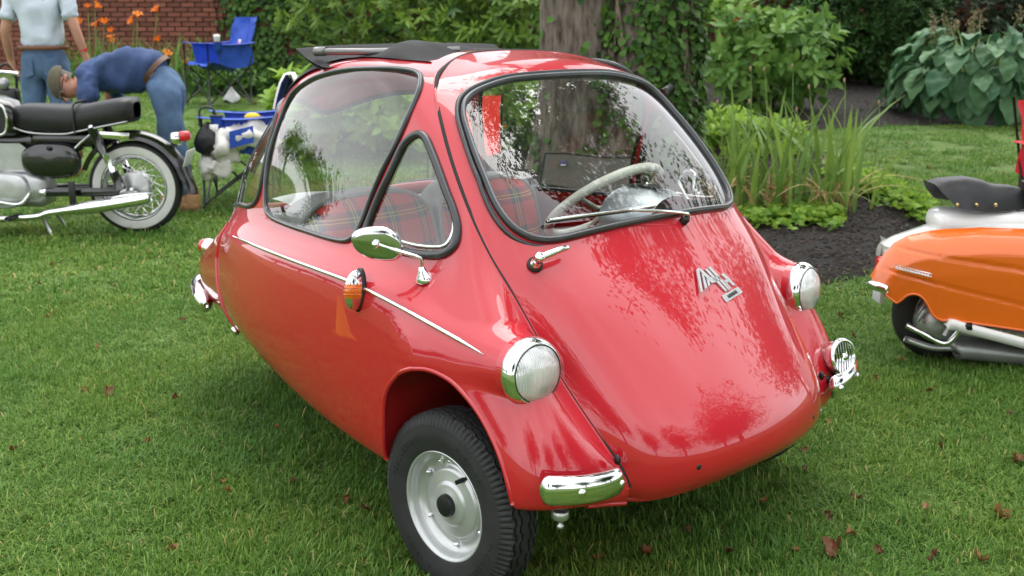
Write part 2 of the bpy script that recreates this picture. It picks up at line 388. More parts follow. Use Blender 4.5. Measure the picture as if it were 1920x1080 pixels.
# ------------------------------------------------------------------ car materials
RED = mat('red_paint', (.50, .0078, .0195), rough=.42, coat=1.0, coat_rough=.008, coat_ior=1.68, spec=.2)
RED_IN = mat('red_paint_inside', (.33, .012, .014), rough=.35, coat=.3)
CHROME = mat('chrome', (.86, .87, .88), rough=.06, metal=1, var=.03, scale=3)
RUBBER = mat('window_rubber', (.026, .028, .031), rough=.27, spec=.7, var=.2, scale=30)
SEAMR = mat('seam_rubber', (.008, .008, .008), rough=.7)
TYRE = mat('tyre_rubber', (.018, .018, .019), rough=.62, var=.35, scale=14, bump=.08, bscale=220)
RIMP = mat('rim_silver', (.56, .575, .57), rough=.30, metal=.55, var=.05, scale=9)
BLACKPL = mat('black_plastic', (.012, .012, .013), rough=.4)
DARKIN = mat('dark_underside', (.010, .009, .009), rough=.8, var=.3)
GLASS = glass_mat('window_glass', (.93, .96, .94), 1.25)
CAR = empty('microcar', (0, 0, 0), 0, 'shiny red three-wheeled bubble car with folded black soft roof', 'car')
GREYTRIM = mat('grey_vinyl', (.22, .22, .215), rough=.5, var=.1, scale=20, bump=.15, bscale=300)
def mirror(V, F): return np.concatenate([V, V*A([1, -1, 1.])]), np.concatenate([F, F[:, ::-1]+len(V)])
SIDE_WIN = A([(-.978, -.394, 1.172), (-.872, -.403, 1.218), (-.777, -.411, 1.241), (-.656, -.419, 1.258), (-.517, -.42, 1.266), (-.447, -.406, 1.266), (-.39, -.395, 1.26), (-.354, -.408, 1.244), (-.331, -.44, 1.206), (-.33, -.477, 1.146), (-.349, -.501, 1.08), (-.384, -.519, 1.011), (-.417, -.535, .936), (-.438, -.556, .864), (-.453, -.569, .833), (-.486, -.575, .818), (-.572, -.568, .813), (-.7, -.548, .811), (-.846, -.522, .809), (-.962, -.497, .813), (-1.025, -.476, .836), (-1.047, -.455, .921), (-1.040, -.437, 1.009), (-1.018, -.412, 1.095)])
QUARTER_WIN = A([(-.275, -.485, 1.112), (-.304, -.494, 1.097), (-.324, -.503, 1.07), (-.35, -.52, 1.007), (-.380, -.533, .948), (-.402, -.548, .888), (-.407, -.56, .854), (-.385, -.568, .835), (-.31, -.572, .827), (-.203, -.572, .827), (-.122, -.569, .833), (-.084, -.562, .845), (-.066, -.548, .869), (-.075, -.533, .904), (-.101, -.522, .942), (-.14, -.513, .987), (-.183, -.501, 1.037), (-.216, -.492, 1.073), (-.248, -.484, 1.103)])
ARCH = [(-.232, .20), (-.228, .294), (-.206, .38), (-.190, .461), (-.172, .505), (-.130, .550), (-.078, .578), (-.040, .588), (-.008, .590), (.024, .585), (.056, .575), (.092, .554), (.129, .527), (.161, .498), (.192, .463), (.217, .427), (.237, .383), (.250, .330), (.256, .2)]
# --- body shell
def shell():
    nu, nv = 300, 250
    u = np.linspace(0.045, 10, nu); v = np.linspace(0, 11, nv); U, Vv = np.meshgrid(u, v, indexing='ij')
    P = pod(S_SIDE.ev(U, Vv)).reshape(-1, 3); F = tri_grid(nu, nv); UV = np.stack([U.ravel(), Vv.ravel()], 1)
    D = np.concatenate([P, UV], 1)                       # carry the parameters through the cuts
    def cutout(D, F, s): return clip(D, F, s)
    sw = catmull(SIDE_WIN[:, [0, 2]], 4, True); qw = catmull(QUARTER_WIN[:, [0, 2]], 4, True); ar = catmull(A(ARCH), 3)
    rw = catmull(A(REAR_UV), 4)
    up = lambda D: (D[:, 4] > 2.0) & (D[:, 4] < 6.6)
    # side glass
    s = seg_dist(D[:, [0, 2]], sw); s[~up(D) & (s < 0)] = .05; G1 = cutout(D, F, -s); D, F = cutout(D, F, s)
    s = seg_dist(D[:, [0, 2]], qw); s[~up(D) & (s < 0)] = .05; G2 = cutout(D, F, -s); D, F = cutout(D, F, s)
    s = seg_dist(D[:, 3:5], rw); G3 = cutout(D, F, -s); D, F = cutout(D, F, s)
    s = seg_dist(D[:, [0, 2]], ar); s[(D[:, 4] < 6.5) & (s < 0)] = .05; D, F = cutout(D, F, s)
    s = seg_dist(D[:, 3:5], A([(.5, -1), (.5, 1.55), (.8, 1.78), (4.6, 1.78), (5.0, 1.5), (5.0, -1)])); D, F = cutout(D, F, s)
    return D, F, G1, G2, G3
REAR_UV = [(6.13, 3.2), (6.03, 3.6), (6.04, 4.2), (6.12, 4.72), (6.35, 4.93), (6.8, 4.95), (8, 4.93), (9.4, 4.92), (10.6, 4.92), (10.6, 1.5), (9.4, 1.5), (8, 1.7), (7.1, 2.2), (6.6, 2.72), (6.3, 3.0)]
D, F, G1, G2, G3 = shell()
V, F = mirror(D[:, :3], F)
body = obj('body_shell', mesh('body_shell', V, F), RED, CAR)
def pane(name, G, label, side):
    V = G[0][:, :3].copy(); F = G[1]
    if side == 2: V, F = mirror(V, F)
    elif side == 1: V = V*A([1, -1, 1.]); F = F[:, ::-1]
    o = obj(name, mesh(name, V, F), GLASS, CAR)
    if label: o['label'] = label
    return o
def gasket(name, P, r, parent, sgn=1, closed=True, flat=None, m=RUBBER):
    return MB().tube(A(P)*A([1, sgn, 1]), r, 10, closed=closed, flat=flat).build(name, m, parent)
GLINT = mat('gasket_bead', (.17, .18, .195), rough=.28, spec=.7)  # sky highlight on the rubber, painted as a thin pale tube
for sg, k in ((1, 0), (-1, 1)):
    w = pane('side_window', G1, None, k)
    P = resample(catmull(SIDE_WIN, 6, True), 150, True); gasket('gasket', P+A([0, -.002, 0]), .0076, w, sg); MB().tube((P+A([0, -.0079, .003]))*A([1, sg, 1]), .0026, 6, closed=True).build('bead', GLINT, w)
    w = pane('quarter_window', G2, None, k)
    P = resample(catmull(QUARTER_WIN, 6, True), 110, True); gasket('gasket', P+A([0, -.003, 0]), .0108, w, sg)
    q = A([(-.222, -.487, 1.062), (-.18, -.498, 1.02), (-.12, -.512, .95), (-.095, -.527, .905), (-.09, -.545, .873), (-.11, -.558, .855), (-.19, -.566, .848), (-.26, -.566, .85)])
    MB().tube(catmull(q, 6)*A([1, sg, 1])+A([0, -.004*sg, 0]), .0045, 8).build('bright_frame', CHROME, w)
w = pane('rear_window', G3, None, 2)
ruv = catmull(A(REAR_UV), 10); ruv = ruv[ruv[:, 0] <= 10]
# order: lower edge out to centre ; upper edge back
i0 = int(np.argmax(ruv[:, 0])); rp = S_SIDE.ev(ruv[:, 0], ruv[:, 1])
k = np.where(np.diff(ruv[:, 0]) < -0.0)[0]
lower = rp[(ruv[:, 1] > 4.0)]; upper = rp[(ruv[:, 1] <= 4.0)]
ruv_c = resample(catmull(A([(10.0, 4.92), (9.4, 4.92), (8, 4.93), (6.8, 4.95), (6.35, 4.93), (6.12, 4.72), (6.04, 4.2), (6.03, 3.6), (6.13, 3.2), (6.3, 3.0), (6.6, 2.72), (7.1, 2.2), (8, 1.7), (9.4, 1.5), (10.0, 1.5)]), 8), 120)
rp = S_SIDE.ev(ruv_c[:, 0], ruv_c[:, 1]); rp = np.concatenate([rp, (rp*A([1, -1, 1]))[::-1]])
gasket('gasket', resample(rp, 200, True), .0085, w)
# --- front door with windscreen
WS_HALF = [(0, 1.241), (-.16, 1.238), (-.236, 1.231), (-.298, 1.219), (-.343, 1.206), (-.379, 1.187), (-.405, 1.156), (-.421, 1.118), (-.438, 1.064), (-.451, 1.0), (-.456, .953), (-.449, .913), (-.430, .888), (-.395, .873), (-.345, .870), (-.265, .876), (-.16, .882), (0, .885)]
WS = A(WS_HALF + [(-y, z) for y, z in WS_HALF[-2:0:-1]])
nu, nv = 260, 150
u = np.linspace(0, 11, nu); v = np.linspace(0, 3.955, nv); U, Vv = np.meshgrid(u, v, indexing='ij')
P = S_DOOR.ev(U, Vv).reshape(-1, 3); F = tri_grid(nu, nv)[:, ::-1]; V, F = mirror(P, F)
ws = catmull(WS, 5, True); s = seg_dist(V[:, 1:3], ws); s[(V[:, 2] < .8)] = .1
GW = clip(V, F, -s); V, F = clip(V, F, s)
door = obj('front_door', mesh('front_door', V, F), RED, CAR)
wsg = obj('windscreen', mesh('windscreen', GW[0], GW[1]), GLASS, CAR)
# 3-d path of the windscreen edge
DS = S_DOOR.ev(*np.meshgrid(np.linspace(0, 8, 400), np.linspace(0, 4, 200), indexing='ij')).reshape(-1, 3)
def on_door(y, z):
    i = np.argmin((DS[:, 1]+abs(y))**2+(DS[:, 2]-z)**2); return A([DS[i, 0], y, z])
wp = A([on_door(y, z) for y, z in resample(ws, 170, True)])
for _ in range(3): wp[:, 0] = (np.roll(wp[:, 0], 1)+wp[:, 0]*2+np.roll(wp[:, 0], -1))/4
gasket('gasket', wp+A([.004, 0, .003]), .0092, wsg); MB().tube(wp*A([1, 1.004, 1])+A([.0105, 0, .0095]), .0030, 6, closed=True).build('bead', GLINT, wsg)
MB().tube(wp*A([1, 1.035, 1])+A([-.001, 0, (0)])+np.stack([0*wp[:, 0], 0*wp[:, 0], np.where(wp[:, 2] > 1.0, .012, -.012)*np.abs(wp[:, 2]-1.05)/.18], 1), .0062, 8, closed=True).build('outer_lip', RUBBER, wsg)
# seam rubber and rolled edges between door and body
sv = np.linspace(0, 10.25, 240); sp = S_SIDE.ev(0*sv, sv); sp_in = sp - .006*nrm(sp-A([-.3, 0, .7]))
full = np.concatenate([sp_in[::-1]*A([1, -1, 1]), sp_in[1:]])
MB().tube(full, .0075, 8, up=(1, 0, 0)).build('door_seal', SEAMR, CAR)
for nm, S_, a, b in (('door_edge', S_DOOR, sv*11/11, 3.955), ('body_edge', S_SIDE, 0.045, sv)):
    if nm == 'door_edge': e = S_DOOR.ev(np.linspace(0, 11, 240), np.full(240, 3.95))
    else: e = S_SIDE.ev(np.full(240, .05), sv)
    e = e - .003*nrm(e-A([-.3, 0, .7])); e = np.concatenate([e[::-1]*A([1, -1, 1]), e[1:]])
    MB().tube(e, .0036, 8).build(nm, RED, door if nm == 'door_edge' else body)
# wheel arch lips, wells, floor
DSS = pod(S_SIDE.ev(*np.meshgrid(np.linspace(0, 6, 500), np.linspace(5, 11, 400), indexing='ij'))).reshape(-1, 3)
def on_side(x, z):
    i = np.argmin((DSS[:, 0]-x)**2+(DSS[:, 2]-z)**2 + (DSS[:, 1] > -.55)*1.); return A([x, DSS[i, 1], z])
ap = resample(catmull(A(ARCH), 6), 90); ap = A([on_side(x, z) for x, z in ap if z > (.322 if x > 0 else .292)])
for _ in range(2): ap[1:-1, 1] = (ap[:-2, 1]+2*ap[1:-1, 1]+ap[2:, 1])/4
for sg in (1, -1):
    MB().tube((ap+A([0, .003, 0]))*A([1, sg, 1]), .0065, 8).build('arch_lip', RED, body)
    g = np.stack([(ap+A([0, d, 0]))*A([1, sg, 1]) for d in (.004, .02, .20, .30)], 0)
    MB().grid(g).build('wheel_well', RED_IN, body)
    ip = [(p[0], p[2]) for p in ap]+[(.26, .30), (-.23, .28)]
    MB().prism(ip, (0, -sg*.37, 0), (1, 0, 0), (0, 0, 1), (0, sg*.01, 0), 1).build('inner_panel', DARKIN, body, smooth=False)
sl = S_SIDE.ev(np.linspace(0.3, 10, 120), np.full(120, 11.)); sl[:, 1] = np.where((sl[:, 0] > -.30) & (sl[:, 0] < .34), np.maximum(sl[:, 1], -.36), sl[:, 1])
g = np.stack([sl*A([1, t, 1])+A([0, 0, .004]) for t in (1, .3, -.3, -1)], 0); MB().grid(g).build('floor_pan', DARKIN, body)
dl = S_DOOR.ev(np.full(30, 11.), np.linspace(4, 0, 30)); dl = np.concatenate([dl, dl[::-1][1:]*A([1, -1, 1])])
MB().grid(np.stack([dl, dl+A([-.10, 0, .03])], 0)).build('door_underside', DARKIN, door)
MB().tube(resample(dl*A([1, 1.03, 1]), 60)+A([-.026, 0, -.002]), .009, 10).build('front_valance', RED, body)
# --- apron under the door: red valance strip
vl = S_SIDE.ev(np.linspace(0.05, 1.0, 24), np.full(24, 11.0))
MB().tube(np.concatenate([(vl*A([1, -1, 1]))[::-1], dl[::-1][2:-2]*A([1, 1, 1])+A([-.03, 0, -.004]), vl]) if False else vl, .006, 8).build('valance_edge', RED, body)
# --- trim strips, tail seam
TRIM = A([(-1.193, -.496, .722), (-.9, -.575, .738), (-.673, -.622, .745), (-.495, -.648, .747), (-.345, -.661, .744), (-.255, -.666, .735), (-.139, -.667, .718), (-.045, -.662, .698), (.04, -.653, .677), (.139, -.646, .653)])
for sg in (1, -1):
    p = catmull(TRIM, 6)
    r = np.full(len(p), .0055); r[:5] = np.linspace(.0015, .0055, 5); r[-6:] = np.linspace(.0055, .001, 6)
    MB().tube((p+A([0, -.003, .0]))*A([1, sg, 1]), r, 8).build('trim_strip', CHROME, CAR)
tv = np.linspace(5.6, 9.75, 80); tp = S_SIDE.ev(7.05+.0*tv-.55*np.clip((tv-7.5)/3.1, 0, 1), tv)
for sg in (1, -1):
    MB().tube((tp+A([0, -.001, 0]))*A([1, sg, 1]), .0055, 8).build('tail_seam', RED, body)
    k = tp[-2]*A([1, sg, 1]); m = MB().lathe([(0, .022), (.012, .022), (.016, .016), (.016, .004), (.011, 0), (.011, -.01)], k, (-.2, -sg*.95, -.25), 16)
    m.build('cover_latch', CHROME, body)
# ------------------------------------------------------------------ headlamps, wheels, bumpers and small fittings
LENS = None
def lens_mat():
    m, N, K, b = nodes_mat('headlamp_lens')
    b.inputs['Base Color'].default_value = (.55, .57, .57, 1); b.inputs['Roughness'].default_value = .12
    b.inputs['Metallic'].default_value = .35; b.inputs['Coat Weight'].default_value = 1; b.inputs['Coat Roughness'].default_value = .02
    tc = N.new('ShaderNodeTexCoord'); wv = N.new('ShaderNodeTexWave'); wv.bands_direction = 'Y'; wv.inputs['Scale'].default_value = 62; wv.inputs['Distortion'].default_value = .15
    K.new(tc.outputs['Object'], wv.inputs[0])
    n = N.new('ShaderNodeTexNoise'); n.inputs['Scale'].default_value = 14; K.new(tc.outputs['Object'], n.inputs[0])
    r = N.new('ShaderNodeValToRGB'); r.color_ramp.elements[0].color = (.42, .44, .44, 1); r.color_ramp.elements[1].color = (.9, .92, .92, 1)
    r.color_ramp.elements[0].position = .3; r.color_ramp.elements[1].position = .62
    K.new(n.outputs[0], r.inputs[0]); K.new(r.outputs[0], b.inputs['Base Color'])
    bp = N.new('ShaderNodeBump'); bp.inputs['Strength'].default_value = .55; bp.inputs['Distance'].default_value = .004
    K.new(wv.outputs[0], bp.inputs['Height']); K.new(bp.outputs[0], b.inputs['Normal'])
    return m
LENS = lens_mat()
for sg in (1, -1):
    d = HEAD_D*A([1, sg, 1]); c = HEAD_C*A([1, sg, 1])+d*.016
    h = MB().lathe([(.078, -.020), (.0822, -.017), (.0832, -.008), (.0815, .000), (.0775, .009), (.071, .016), (.0680, .0175), (.066, .0165)], c, d, 56).build('headlight', CHROME, CAR)
    MB().lathe([(.0795, -.016), (.0800, -.03), (.0815, -.06), (.0815, -.10), (.076, -.16), (.062, -.23), (.03, -.30)], c, d, 48).build('headlight_pod', RED, h)
    MB().lathe([(.0665, .0155), (.063, .020), (.053, .028), (.038, .034), (.02, .0375), (.004, .0385), (0, .0385)], c, d, 48).build('lens', LENS, h)
    MB().lathe([(.0682, .0145), (.0676, .0185), (.0655, .0182), (.065, .0145)], c, d, 48).build('lens_seal', BLACKPL, h)
    p, q, dd = frame_for(d); down = A([0, 0, -1.])
    for s2 in (-.35, .35):
        e = c+d*.002+nrm(down+A([0, s2, 0])*1.0)*.0795; MB().ball(e, .006, 10, 6).build('bezel_screw', CHROME, h)
# wheels
def make_wheel(loc, sg, name_label=None):
    w = empty('wheel', loc); w.parent = CAR
    R = .236; n = 288; hw = .055
    # tyre: rounded section with ribbed shoulders and block tread
    prof = [(.134, .046), (.140, .0515), (.150, .0535), (.165, .0575), (.180, .0595), (.193, .0590), (.2035, .0565), (.207, .0565), (.2205, .0500), (.2270, .0450), (.2315, .0400), (.2335, .0360), (.2325, .0345), (.2275, .0335), (.2275, .0285), (.2345, .0275), (.2355, .0170), (.2285, .0162), (.2285, .0112), (.2360, .0104), (.2362, 0)]
    prof = prof+[(r, -h) for r, h in prof[-2::-1]]
    th = np.linspace(0, 2*np.pi, n, endpoint=False); V = []
    for i, (r, h) in enumerate(prof):
        rr = np.full(n, r); hh = np.full(n, h)
        if .2070 < r < .2318 and abs(h) > .039:            # radial ribs on the shoulder
            k = (np.arange(n) % 3 == 0); rr = np.where(k, r-.0032, r); hh = np.where(k, h-.003*np.sign(h), h)
        if r > .2274 and abs(h) < .037:                    # zig-zag grooves
            hh = h + .0028*np.where((np.arange(n)//4) % 2 == 0, 1, -1)
        V.append(np.stack([rr*np.cos(th), -sg*hh, rr*np.sin(th)], 1))
    V = np.concatenate(V); m = len(prof); F = []
    for i in range(m-1):
        for k in range(n):
            l = (k+1) % n; f = (i*n+k, i*n+l, (i+1)*n+l, (i+1)*n+k); F.append(f if sg > 0 else f[::-1])
    me = mesh('tyre', V, F); ty = obj('tyre', me, TYRE, w); sharpen(me, 38)
    ax = (0, -sg, 0)
    rim = MB().lathe([(.134, -.044), (.139, -.050), (.142, -.047), (.136, -.040), (.126, -.03), (.124, 0), (.126, .030), (.134, .040), (.1405, .0465), (.1415, .0505), (.139, .0530), (.1345, .0515), (.131, .046), (.1285, .038), (.1265, .028), (.121, .021), (.112, .0155), (.104, .0125), (.097, .0135), (.092, .0185), (.088, .0235), (.083, .0255), (.060, .0270), (.057, .0285), (.052, .0325), (.048, .034), (.034, .035), (.0305, .037), (.028, .037)], (0, 0, 0), ax, 72)
    rim.build('rim', RIMP, w, auto=40)
    MB().lathe([(.029, .033), (.0285, .044), (.026, .050), (.020, .052), (0, .0525)], (0, 0, 0), ax, 28).build('hub_cap', BLACKPL, w, auto=40)
    for a in (95, 115, 150, 215, 275, 335, 30):
        e = A([math.cos(math.radians(a))*.108, -sg*.0145, math.sin(math.radians(a))*.108])
        MB().lathe([(.007, 0), (.0068, .004), (.0045, .006), (.0045, .010), (0, .0105)], e, ax, 8).build('rim_nut', CHROME, w)
    a = math.radians(58); e = A([math.cos(a)*.095, -sg*.016, math.sin(a)*.095]); dv = nrm(A([-.35, -sg*.85, -.25]))
    MB().tube([e, e+dv*.008, e+dv*.010, e+dv*.032], [.0042, .0042, .0062, .0055], 10).build('valve', BLACKPL, w)
    MB().box((math.cos(-.1)*.101, -sg*.0155, math.sin(-.1)*.101), (.010, .004, .03), bevel=.002).build('rim_slot', SEAMR, w)
    # raised lettering on the sidewall
    for word, a0 in (('TRELLEBORG', -12), ('TRELLEBORG', 168), ('4.40-10', 70), ('4.40-10', 255)):
        for j, ch in enumerate(word):
            tm = text_mesh(ch, .0175, .0006); a = math.radians(a0-j*5.2)
            M = Matrix(((math.sin(a), math.cos(a), 0), (0, 0, -sg), (-math.cos(a)*1, math.sin(a), 0))).to_4x4()
            if sg < 0: M = Matrix(((-math.sin(a), math.cos(a), 0), (0, 0, 1), (math.cos(a), math.sin(a), 0))).to_4x4()
            M.translation = Vector((math.cos(a)*.178, -sg*.0598, math.sin(a)*.178)); tm.transform(M); obj('raised_letter', tm, TYRE, w)
    return w
make_wheel((.0, -.607, .236), 1); make_wheel((.0, .607, .236), -1); make_wheel((-1.60, 0, .236), 1)
# suspension arms seen in the wells
for sg in (1, -1):
    MB().tube([(-.02, -sg*.30, .30), (0, -sg*.56, .24)], .018, 10).build('suspension_arm', BLACKPL, CAR); MB().tube([(.10, -sg*.35, .50), (.02, -sg*.53, .27)], .02, 10).build('damper', BLACKPL, CAR)
    j = MB().lathe([(.019, 0), (.021, -.004), (.021, -.016), (.018, -.02), (.006, -.022), (.005, -.034), (.009, -.036), (.007, -.044), (0, -.046)], (.305, -sg*.565, .297), (0, 0, 1), 18)
    j.build('jacking_stud', mat('zinc', (.55, .55, .54), .3, .8), CAR)
# bumpers: half-round chrome bars
def bumper(path, hgt, name='bumper', bolts=()):
    P = resample(catmull(A(path), 8), 46); m = len(P); T = nrm(np.gradient(P, axis=0)); up = A([0, 0, 1.]); N = nrm(np.cross(T, up)); 
    if N[m//2][0] < 0: N = -N
    th = np.linspace(-1.75, 1.75, 15); s = np.minimum(1, np.sqrt(np.clip(1-((np.abs(np.linspace(-1, 1, m))-.82)/.18).clip(0)**2, .06, 1)))
    g = A([[P[i]+N[i]*(math.cos(t)*.020*s[i])+up*(math.sin(t)*hgt*s[i]) for t in th] for i in range(m)])
    g2 = A([[P[i]+N[i]*(math.cos(t)*.016*s[i]-.004)+up*(math.sin(t)*hgt*.93*s[i]) for t in th] for i in range(m)])
    b = MB().grid(g).grid(g2).build(name, CHROME, CAR)
    for t in bolts:
        i = int(t*(m-1)); e = P[i]+N[i]*.019; MB().lathe([(.010, 0), (.009, .003), (.006, .005), (0, .0058)], e, N[i], 14).build('bolt', CHROME, b)
    return b
for sg in (1, -1):
    bumper([(x, y*sg, z) for x, y, z in [(.392, -.462, .372), (.400, -.495, .374), (.398, -.54, .377), (.385, -.59, .381), (.360, -.638, .386), (.338, -.668, .389)]], .035, bolts=(.12, .60))
    MB().tube([(.33, -.52*sg, .38), (.395, -.50*sg, .377)], .012, 8).build('bumper_bracket', BLACKPL, CAR); MB().tube([(.31, -.60*sg, .385), (.378, -.60*sg, .383)], .012, 8).build('bumper_bracket', BLACKPL, CAR)
    MB().ball((.372, -.447*sg, .408), (.010, .007, .013), 10, 6).build('rubber_buffer', BLACKPL, CAR)
# tail bumper and lamps
for sg in (1, -1):
    p = [(-1.60, -.385*sg, .40), (-1.73, -.335*sg, .40), (-1.85, -.275*sg, .40), (-1.93, -.20*sg, .41)]
    P = resample(catmull(A(p), 8), 30)
    MB().tube(P, .036*np.sqrt(np.clip(1-np.linspace(-1, 1, 30)**6, .05, 1)), 14, flat=1.25).build('rear_bumper', CHROME, CAR)
    c = A([-1.80, -.245*sg, .560]); d = A([-.80, -.45*sg, .25])
    l = MB().lathe([(.03, -.02), (.034, 0), (.034, .01), (.030, .02)], c, d, 20).build('tail_light', CHROME, CAR)
    MB().lathe([(.030, .018), (.026, .034), (.016, .044), (0, .047)], c, d, 20).build('lens', mat('red_lens', (.5, .01, .01), .1, coat=1), l)
# amber indicators on the sides
AMBER = mat('amber_lens', (.75, .16, .008), rough=.12, coat=1, var=.25, scale=30)
for sg in (1, -1):
    c = A([-.297, -.672*sg, .732]); ind = empty('indicator', c); ind.parent = CAR
    out = A([.10, -1*sg, .13]); out = nrm(out); up = nrm(A([-.02, 0, 1.])-out*(A([-.02, 0, 1.])@out)); fw = np.cross(up, out)*sg*-1
    def oval(a, b, h, n=28): th = np.linspace(0, 2*np.pi, n, endpoint=False); return out*h+np.cos(th)[:, None]*a*fw+np.sin(th)[:, None]*b*up
    MB().grid([oval(.021, .056, -.006), oval(.0215, .0565, .003), oval(.018, .053, .006)], wrap=True).build('base', BLACKPL, ind)
    def shellband(z0, z1, name, m):
        zz = np.linspace(z0, z1, 9); th = np.linspace(0, np.pi, 15); rows = []
        for z in zz:
            k = math.sqrt(max(0, 1-(z/.052)**2)); rows.append([fw*math.cos(t)*.0175*max(k, .05)+out*(.004+math.sin(t)*.043*max(k, .05)**.8)+up*z for t in th])
        MB().grid(rows).build(name, m, ind)
    shellband(.017, .0515, 'chrome_cap', CHROME); shellband(-.018, .017, 'amber_lens', AMBER); shellband(-.0515, -.018, 'chrome_cap', CHROME)
    for z in (-.009, 0, .009):
        th = np.linspace(0.1, np.pi-.1, 15); k = math.sqrt(1-(z/.052)**2)
        MB().tube([fw*math.cos(t)*.0178*k+out*(.0045+math.sin(t)*.0435*k**.8)+up*z for t in th], .0011, 6).build('lens_rib', AMBER, ind)
# wing mirror (right side)
mr = empty('wing_mirror', (-.125, -.600, .780)); mr.parent = CAR
o = A([-.125, -.600, .780])
MB().lathe([(.023, -.004), (.023, .002), (.017, .010), (.010, .022), (.006, .032), (0, .033)], (0, 0, 0), (0, -.35, .94), 20).build('base', CHROME, mr)
H = A([-.205, -.685, .866])-o
MB().tube(catmull(A([(0, -.008, .025), (.004, -.014, .05), (-.01, -.03, .06), H*.72+A([.0, 0, .012]), H]), 6), .0048, 10).build('arm', CHROME, mr)
md = nrm(A([.66, -.74, -.12])); mu = nrm(A([.0, 0, 1.])-md*md[2]); ml = np.cross(mu, md)
def mo(a, b, h, n=48):
    th = np.linspace(0, 2*np.pi, n, endpoint=False)
    cx = np.sign(np.cos(th))*np.abs(np.cos(th))**.8; sx = np.sign(np.sin(th))*np.abs(np.sin(th))**.8
    sk = sx*.012*a/.07
    return H - A([0, 0, .004]) + md*h+(cx*a+sk)[:, None]*(-ml)+(sx*b*(1-.16*cx))[:, None]*mu
rings = [mo(.001, .001, -.0005), mo(.02, .0135, -.0008), mo(.045, .029, -.0022), mo(.057, .036, -.005), mo(.060, .0420, -.009), mo(.0615, .0432, -.014), mo(.060, .042, -.017)]
MB().grid(rings, wrap=True).build('mirror_shell', mat('dimmed_chrome', (.62, .63, .64), .05, 1.), mr)  # chrome colour toned down to stand in for a darker reflection
MB().grid([mo(.062, .0395, -.0165), mo(.03, .02, -.0168), mo(.0005, .0005, -.017)], wrap=True).build('mirror_glass', mat('mirror_glass', (.9, .9, .9), .02, 1.), mr)
MB().ball(H+md*.006, (.010, .010, .010), 14, 10).build('ball_joint', CHROME, mr)
# door handle
hd = empty('door_handle', (.091, -.437, .821)); hd.parent = door; nD = nrm(A([.70, -.28, .66]))
MB().lathe([(.020, 0), (.020, .007), (.016, .009)], (0, 0, 0), nD, 22).build('rubber_seat', BLACKPL, hd)
MB().lathe([(.0155, .005), (.013, .014), (.010, .018), (.010, .030), (.0125, .034), (.0125, .044), (.009, .048), (0, .049)], (0, 0, 0), nD, 22).build('stem', CHROME, hd)
gdir = nrm(A([.18, .97, .20]))
P = [nD*.034-gdir*.012, nD*.036+gdir*.03, nD*.038+gdir*.06, nD*.034+gdir*.083, nD*.027+gdir*.094]
MB().tube(catmull(A(P), 5), np.interp(np.linspace(0, 1, 21), [0, .3, .8, 1], [.0095, .009, .0065, .003]), 12).build('lever', CHROME, hd)
# hinge stops on the nose, hinge knobs at the pillar
for y in (-.262, .235):
    i = np.argmin(np.abs(V_D[:, 1]-y)+np.abs(V_D[:, 2]-.362)) if 'V_D' in globals() else 0
    x = on_door(0, .5)[0]
    dd2 = S_DOOR.ev(np.linspace(8, 10.4, 300), np.interp(abs(y), [0, .155, .275, .36, .42], [0, 1, 2, 3, 4])*np.ones(300)); j = np.argmin(np.abs(dd2[:, 2]-.365))
    MB().lathe([(.0085, -.002), (.0085, .003), (.006, .005), (0, .0055)], (dd2[j, 0], y, dd2[j, 2]), (.93, .35*np.sign(y), -.05), 14).build('door_stop', BLACKPL, door)
MB().tube([(-.235, .455, 1.175), (-.225, .485, 1.19)], .014, 12).build('pillar_buffer', BLACKPL, CAR)
MB().tube([(.02, .515, .80), (.025, .545, .80)], .013, 12).build('pillar_buffer', BLACKPL, CAR)
# wiper
wi = empty('wiper', tuple(on_door(.10, .862)+A([.01, 0, .012]))); wi.parent = door
wo_ = A(wi.location)
MB().lathe([(.012, -.018), (.012, 0), (.009, .006), (0, .008)], (0, 0, 0), (.7, 0, .7), 16).build('spindle', BLACKPL, wi)
tip = on_door(-.365, .905)+A([.016, 0, .014])-wo_; mid = on_door(-.12, .903)+A([.020, 0, .018])-wo_
MB().tube(catmull(A([(0, .012, .004), (.004, -.01, .016), mid*.5+A([.012, 0, .01]), mid]), 6), [.006, .006, .006, .006, .006, .006]+[.0042]*13, 8).build('arm', CHROME, wi)
b0 = on_door(.0, .905)+A([.017, 0, .014])-wo_
bl = resample(catmull(A([b0, mid, on_door(-.25, .906)+A([.018, 0, .015])-wo_, tip]), 6), 30)
MB().tube(bl, .0048, 8).build('blade_carrier', CHROME, wi)
MB().tube(bl-A([.006, 0, .005]), .0042, 6).build('blade_rubber', BLACKPL, wi)
# emblem: winged H with lettering
ALU = mat('emblem_metal', (.62, .63, .63), rough=.28, metal=.9, var=.08, scale=60)
eo = on_door(.075, .722); em = empty('emblem', eo); em.parent = door
ez = nrm(A([.735, .08, .66])); ex = nrm(A([0, 1., 0])-ez*ez[1]); ey = np.cross(ez, ex)
def bar(poly, name, dep=.0035, zz=.0015): MB().prism(poly, ez*zz, ex, ey, ez, dep).build(name, ALU, em, smooth=False)
k = .000212
def pp(*a): return [((x-640)*k*1.28, (470-y)*k*1.05) for x, y in a]
